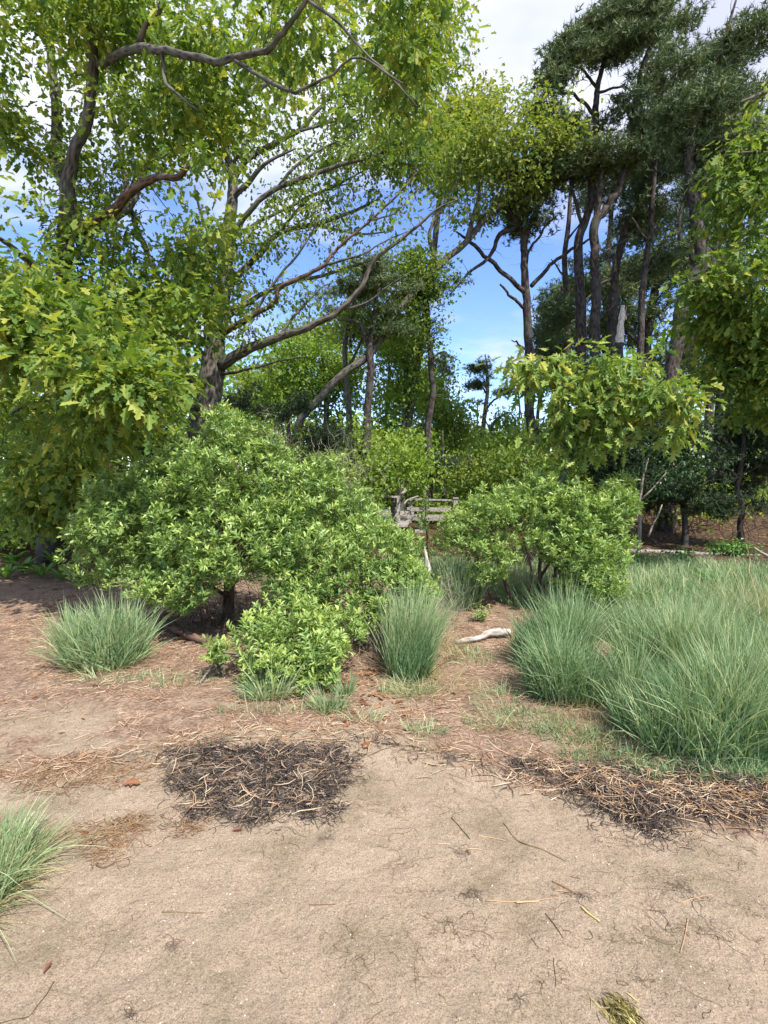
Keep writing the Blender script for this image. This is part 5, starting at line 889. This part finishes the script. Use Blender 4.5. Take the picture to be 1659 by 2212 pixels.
def wrack(label, poly, n, thick, t0=0., tv=.30):
    pa = np.array(poly); lo, hi = pa.min(0), pa.max(0)
    x, y = area(n, lo[0] - .22, hi[0] + .22, lo[1] - .22, hi[1] + .22, lambda x, y: inpoly(x + .30 * (fnoise(x, y, 5, 4, 90) - .5) + rng.normal(size=x.shape) * .028, y + .26 * (fnoise(x, y, 5, 4, 95) - .5) + rng.normal(size=x.shape) * .028, poly) & (rng.random(x.shape) < .12 + 1.6 * sst(.34, .60, fnoise(x, y, 11, 3, 97))))
    b = MB(); m = len(x); a = rng.random(m) * 6.283; ln = .02 + .075 * rng.random(m); k = 3; s_ = np.linspace(-.5, .5, k)
    d = np.stack([np.cos(a), np.sin(a), rng.normal(size=m) * .22], -1); pr = np.stack([-np.sin(a), np.cos(a), 0 * a], -1)
    P = np.stack([x, y, ground_z(x, y) + .003 + thick * rng.random(m) * (.4 + fnoise(x, y, 9, 2, 99))], -1)[:, None] + d[:, None] * (s_[None] * ln[:, None])[..., None] + pr[:, None] * ((s_ ** 2)[None] * (rng.normal(size=m) * ln)[:, None])[..., None]
    P += rng.normal(size=P.shape) * ln[:, None, None] * .05; P[..., 2] = np.maximum(P[..., 2], ground_z(P[..., 0], P[..., 1]) + .001)
    ribbons(b, P, (.0009 + .0013 * rng.random((m, 1))) * np.ones((1, k)), unit(pr * rng.normal(size=(m, 1)) + np.array([0, 0, 1.]) * rng.normal(size=(m, 1))), np.clip(t0 + np.abs(rng.normal(size=m)) * tv, 0, 1))
    put(b, 'wrack_mat', M['wrack'], None, kind='stuff', label=label, cat='seaweed wrack')
def spill(polys, n):
    b = MB()
    for poly, m in polys:
        pa = np.array(poly); k = rng.integers(0, len(pa), m); f = rng.random((m, 1)); q = pa[k] * f + pa[(k + 1) % len(pa)] * (1 - f) + rng.normal(size=(m, 2)) * .055
        curls(b, q[:, 0], q[:, 1], .015 + .05 * rng.random(m), .0006 + .0008 * rng.random(m), np.clip(.1 + np.abs(rng.normal(size=m)) * .4, 0, 1), .004, .5, 5)
    put(b, 'loose_wrack', M['wrack'], None, kind='stuff', label='loose eelgrass strands frayed out around the wrack', cat='seaweed wrack')
spill(((wrack_a, 650), (wrack_b, 800)), 0)
wrack('black mat of dried eelgrass on the sand left of centre', wrack_a, 10500, .018, .08, .46)
wrack('dark wrack bank of eelgrass and straw running off to the right', wrack_b, 16000, .035, .10, .46)
wl = gpoly([(760, 1600), (900, 1615), (1010, 1640), (1120, 1660), (1130, 1690), (1000, 1670), (900, 1640), (760, 1625)]); wrack('thin dark line of eelgrass joining the two wrack patches', wl, 1500, .012, .1, .5)
wl2 = gpoly([(262, 1632), (320, 1622), (345, 1645), (300, 1665), (262, 1655)]); wrack('small dark scrap of eelgrass at the left end of the wrack', wl2, 260, .008, .1, .4)
# fine curly seaweed strands on the sand
sand_ok = lambda x, y: (zone_litter(x, y) < .5) & (rng.random(x.shape) < .25 + .9 * sst(.45, .65, fnoise(x, y, 2.4, 3, 31)) * np.where(x > -.6, 1, .5))
x, y = area(620, -2.6, 2.9, 1.3, 3.4, sand_ok); b = MB(); curls(b, x, y, .015 + .09 * rng.random(len(x)) ** 2.2, .0003 + .0007 * rng.random(len(x)) ** 2, rng.random(len(x)), .002, .35)
x, y = area(150, -2.4, 2.8, 1.4, 3.3, sand_ok); c = rng.integers(3, 22, len(x)); x = np.repeat(x, c); y = np.repeat(y, c); n = len(x); x = x + rng.normal(size=n) * .035; y = y + rng.normal(size=n) * .016
curls(b, x, y, .012 + .06 * rng.random(n) ** 1.6, .0003 + .0006 * rng.random(n) ** 2, rng.random(n), .005, .5)
put(b, 'seaweed_strands', M['strand'], None, kind='stuff', label='fine curled seaweed strands scattered over the sand', cat='seaweed')
# grit and shell bits
x, y = area(17000, -2.4, 2.8, 1.1, 3.3, lambda x, y: zone_litter(x, y) < .6); n = len(x)
oc = (np.array([(1, 0, 0), (-.6, .8, 0), (-.5, -.9, 0), (0, 0, .8)], float), np.array([(0, 1, 3), (1, 2, 3), (2, 0, 3)]), np.zeros(4))
b = MB(); sc = .0012 + .0030 * rng.random(n) ** 5; scatter(b, oc, np.stack([x, y, ground_z(x, y) + sc * .3], -1), frames(rv(n) * np.array([1, 1, .3]), rv(n) * .4 + np.array([0, 0, 1.])), sc, np.where(rng.random(n) < .05, .85, .75 * rng.random(n)))
put(b, 'grit', M['grit'], None, smooth=False, kind='stuff', label='coarse grit and tiny shell chips in the sand', cat='grit')
# brown leaf litter
def litter_leaves(b, x, y, size, lift=.008):
    n = len(x); a = rng.random(n) * 6.283; scatter(b, OAKL, np.stack([x, y, ground_z(x, y) + lift], -1), frames(np.stack([np.cos(a), np.sin(a), rng.normal(size=n) * .2], -1), np.array([0, 0, 1.]) + rv(n) * .35), size * (.6 + .6 * rng.random(n)), rng.random(n))
b = MB(); x, y = area(4500, -9, 9, 5.4, 16, lambda x, y: rng.random(x.shape) < np.where((x > 0) & (y > 10.7), 1., .35)); litter_leaves(b, x, y, .09)
put(b, 'leaf_litter', M['browleaf'], None, smooth=False, kind='stuff', label='brown oak leaves covering the woodland floor', cat='leaf litter')
b = MB(); q = on_ground(770, 1490); x = q[0] + rng.normal(size=150) * .22; y = q[1] + rng.normal(size=150) * .3; litter_leaves(b, x, y, .06)
x, y = area(110, -4, 3, 2.9, 5.2, lambda x, y: zone_litter(x, y) > .5); litter_leaves(b, x, y, .05)
put(b, 'leaf_litter', M['browleaf'], None, smooth=False, kind='stuff', label='curled brown leaves between the low shrub and the centre tussock', cat='leaf litter')

def strew(name, label, cat, pts, r, m, tint=.7, group=None, sides=6):
    P = np.array([gp(a, c, r) for a, c in pts]); Q = smooth_path(P); Q[:, 2] = ground_z(Q[:, 0], Q[:, 1]) + r * 1.0; b = MB()
    tubes(b, Q, np.linspace(r, r * .7, len(Q)), sides, tint, closed=True, rough=.2); put(b, name, M[m], None, label=label, cat=cat, group=group)
gr = 'reed stalks lying on the sand'
strew('reed_stalk', 'longest pinkish reed lying level on the open sand at the right', 'reed', [(1050, 1954), (1130, 1950), (1212, 1944)], 0.0023, 'straw', 0.62, gr)
strew('reed_stalk', 'reed stub lying against the longest pinkish reed', 'reed', [(1115, 1953), (1140, 1951), (1165, 1950)], 0.0026, 'straw', 0.74, gr)
strew('reed_stalk', 'dark red-brown reed slanting just above the longest reed', 'reed', [(1193, 1907), (1220, 1920), (1247, 1936)], .003, 'straw', .25, gr)
strew('reed_stalk', 'short pale reed between the slanting and longest reeds', 'reed', [(1196, 1927), (1232, 1931)], 0.0020, 'straw', 0.66, gr)
strew('reed_stalk', 'pale reed lying level above the long thin twig', 'reed', [(1032, 1809), (1060, 1812), (1090, 1816)], 0.0020, 'straw', 0.70, gr)
strew('reed_stalk', 'upright-pointing tan reed on bare sand near the right edge', 'reed', [(1486, 1988), (1480, 2020), (1470, 2060)], 0.0024, 'straw', 0.55, gr)
strew('reed_stalk', 'tan reed slanting up to the right beside a seaweed wisp', 'reed', [(1470, 1954), (1505, 1944), (1542, 1931)], 0.0019, 'straw', 0.62, gr)
strew('reed_stalk', 'tiny bleached reed piece, left of two on mid sand', 'reed', [(945, 1829), (970, 1830)], 0.0019, 'straw', 0.78, gr)
strew('reed_stalk', 'tiny bleached reed piece, right of two on mid sand', 'reed', [(1007, 1840), (1042, 1839)], 0.0019, 'straw', 0.78, gr)
strew('reed_stalk', 'thick short pale reed at the near edge of the right wrack bank', 'reed', [(1526, 1770), (1536, 1785), (1540, 1762)][:2], .005, 'straw', .8, gr)
gt = 'twigs lying on the sand'
strew('twig', 'long thin greenish twig slanting down to the right on mid sand', 'twig', [(1088, 1780), (1130, 1822), (1180, 1840), (1222, 1860)], .0024, 'strand', .6, gt)
strew('twig', 'short dark straight twig pointing down on mid sand', 'twig', [(975, 1770), (995, 1795), (1015, 1820)], .002, 'strand', .1, gt)
strew('twig', 'dark twig slanting down below the longest reed', 'twig', [(1178, 1976), (1196, 1998), (1216, 2028)], .0018, 'strand', .1, gt)
strew('twig', 'level olive twig on the sand in the lower left', 'twig', [(350, 1973), (395, 1971), (442, 1971)], .002, 'strand', .5, gt)
strew('twig', 'reddish level twig on the sand left of centre', 'twig', [(668, 1955), (695, 1957), (724, 1957)], .0018, 'strand', .95, gt)
strew('twig', 'bent grey stick on the sand right of the left-edge tussock', 'twig', [(208, 1872), (226, 1878), (256, 1864)], .0036, 'strand', .35, gt)
strew('twig', 'long crooked dark twig in the bottom left corner', 'twig', [(117, 2118), (100, 2150), (80, 2175), (62, 2195), (30, 2200), (0, 2207)], .0014, 'strand', .1, gt)
strew('twig', 'pale grey stick lying on the black eelgrass mat', 'twig', [(525, 1640), (540, 1655), (553, 1668)], .006, 'drift', .7, gt)
strew('twig', 'small bleached twig on the lower part of the black mat', 'twig', [(556, 1718), (566, 1714), (570, 1722)], .004, 'drift', .7, gt)
def fallen(label, px, py, size, rot, tint, T=OAK2, tilt=.2):
    g_ = gp(px, py, .012); b = MB(); d = np.array([[math.cos(rot), math.sin(rot), tilt]]); scatter(b, T, np.array([g_]), frames(d, np.array([[.1, -.1, 1.]])), np.array([size]), np.array([tint]))
    put(b, 'fallen_leaf', M['browleaf'], None, smooth=False, label=label, cat='leaf', group='single fallen leaves')
fallen('brown oak leaf on the sand left of the black mat', 262, 1700, .085, .1, .4)
fallen('rust-red leaf at the top edge of the black mat', 407, 1625, .05, 1.2, .1)
fallen('rust-coloured leaf lying on the black mat', 577, 1660, .045, 1.5, .3)
fallen('orange-brown leaf on the right wrack bank', 1384, 1712, .07, .5, .5)
fallen('small reddish leaf standing in the bottom left sand', 92, 2110, .038, 1.3, .0, BAY, .5)
fallen('dark narrow leaf on the sand beside the straw scraps', 175, 1815, .045, 1.3, .0, BAY)
fallen('long reddish leaf on the sand below the black mat', 500, 1798, .05, .1, .1, BAY)
fallen('pale tan leaf on the litter below the left tussock', 122, 1588, .05, .2, 1., BAY)
fallen('pale curled leaf left of the wrack in the litter', 185, 1558, .05, 2.6, 1., BAY)
# straw scraps, green scrap and the olive clump
b = MB()
for px, py, sx, sy, n in [(230, 1800, .10, .05, 150), (245, 1835, .05, .05, 90), (280, 1785, .04, .05, 60), (400, 1790, .05, .03, 50), (140, 1690, .22, .05, 260), (210, 1665, .2, .05, 200)]:
    q = on_ground(px, py); x = q[0] + rng.normal(size=n) * sx; y = q[1] + rng.normal(size=n) * sy; sticks(b, x, y, .02 + .07 * rng.random(n), .0006 + .0011 * rng.random(n), np.clip(rng.normal(size=n) * .2 + .4, 0, 1), .004, bend=.5, tilt=.1, k=5)
put(b, 'straw_scraps', M['straw'], None, kind='stuff', label='matted orange straw scraps on the left sand', cat='straw')
def dark_wisp(label, px, py, n, s):
    q = on_ground(px, py); x = q[0] + rng.normal(size=n) * s; y = q[1] + rng.normal(size=n) * s * .5; b = MB(); curls(b, x, y, .015 + .045 * rng.random(n) ** 1.5, (.0003 + .0004 * rng.random(n)), .2 + .6 * rng.random(n), .004)
    put(b, 'seaweed_wisp', M['wrack'], None, label=label, cat='seaweed', group='dark seaweed wisps on the sand')
dark_wisp('dark seaweed wisp at the left end of the longest reed', 1015, 1942, 45, .022)
dark_wisp('dark seaweed wisp at the right end of the longest reed', 1240, 1936, 40, .028)
dark_wisp('dark seaweed wisp by the slanting tan reed near the right', 1500, 1935, 34, .03)
dark_wisp('black seaweed crumb on the lower left sand near the bottom', 283, 2195, 26, .006)
dark_wisp('dark seaweed crumb just below mid left sand', 373, 2045, 22, .012)
dark_wisp('small dark wisp on the sand right of the black mat', 705, 1812, 20, .010)
dark_wisp('brown wisp hanging below the mid-sand reeds', 1002, 1846, 34, .018)
dark_wisp('tiny black wisp beside the lowest twig in the sand', 1120, 2160, 14, .010)
strew('seaweed_ribbon', 'bright yellow-green seaweed blade on the right sand', 'seaweed', [(1256, 1966), (1270, 1978), (1296, 1996)], .004, 'olive', .9)
ctr = on_ground(1345, 2200); n = 420; x = ctr[0] + rng.normal(size=n) * .022; y = ctr[1] + rng.normal(size=n) * .03; b = MB()
a = rng.normal(size=n) * .5 + 1.9; z = ground_z(x, y) + .03 * rng.random(n) * np.exp(-((x - ctr[0]) ** 2 + (y - ctr[1]) ** 2) / .0012); d = np.stack([np.cos(a), np.sin(a), rng.normal(size=n) * .2], -1)
s = np.linspace(-.5, .5, 5); ln = .015 + .05 * rng.random(n); P = np.stack([x, y, z], -1)[:, None] + d[:, None] * (s[None] * ln[:, None])[..., None]; P[..., 2] -= (s ** 2)[None] * ln[:, None] * .8; P[..., 2] = np.maximum(P[..., 2], ground_z(P[..., 0], P[..., 1]) + .001)
ribbons(b, P, .0022 * np.ones((n, 5)) * np.array([.3, 1, 1, 1, .3]) * rng.random((n, 1)), unit(np.cross(d, rv(n))), rng.random(n)); put(b, 'seaweed_clump', M['olive'], None, label='olive-yellow clump of seaweed at the bottom edge of the sand', cat='seaweed')
print('tris', sum(len(o.data.polygons) for o in COL.objects if o.type == 'MESH'), 'objs', len(COL.objects))
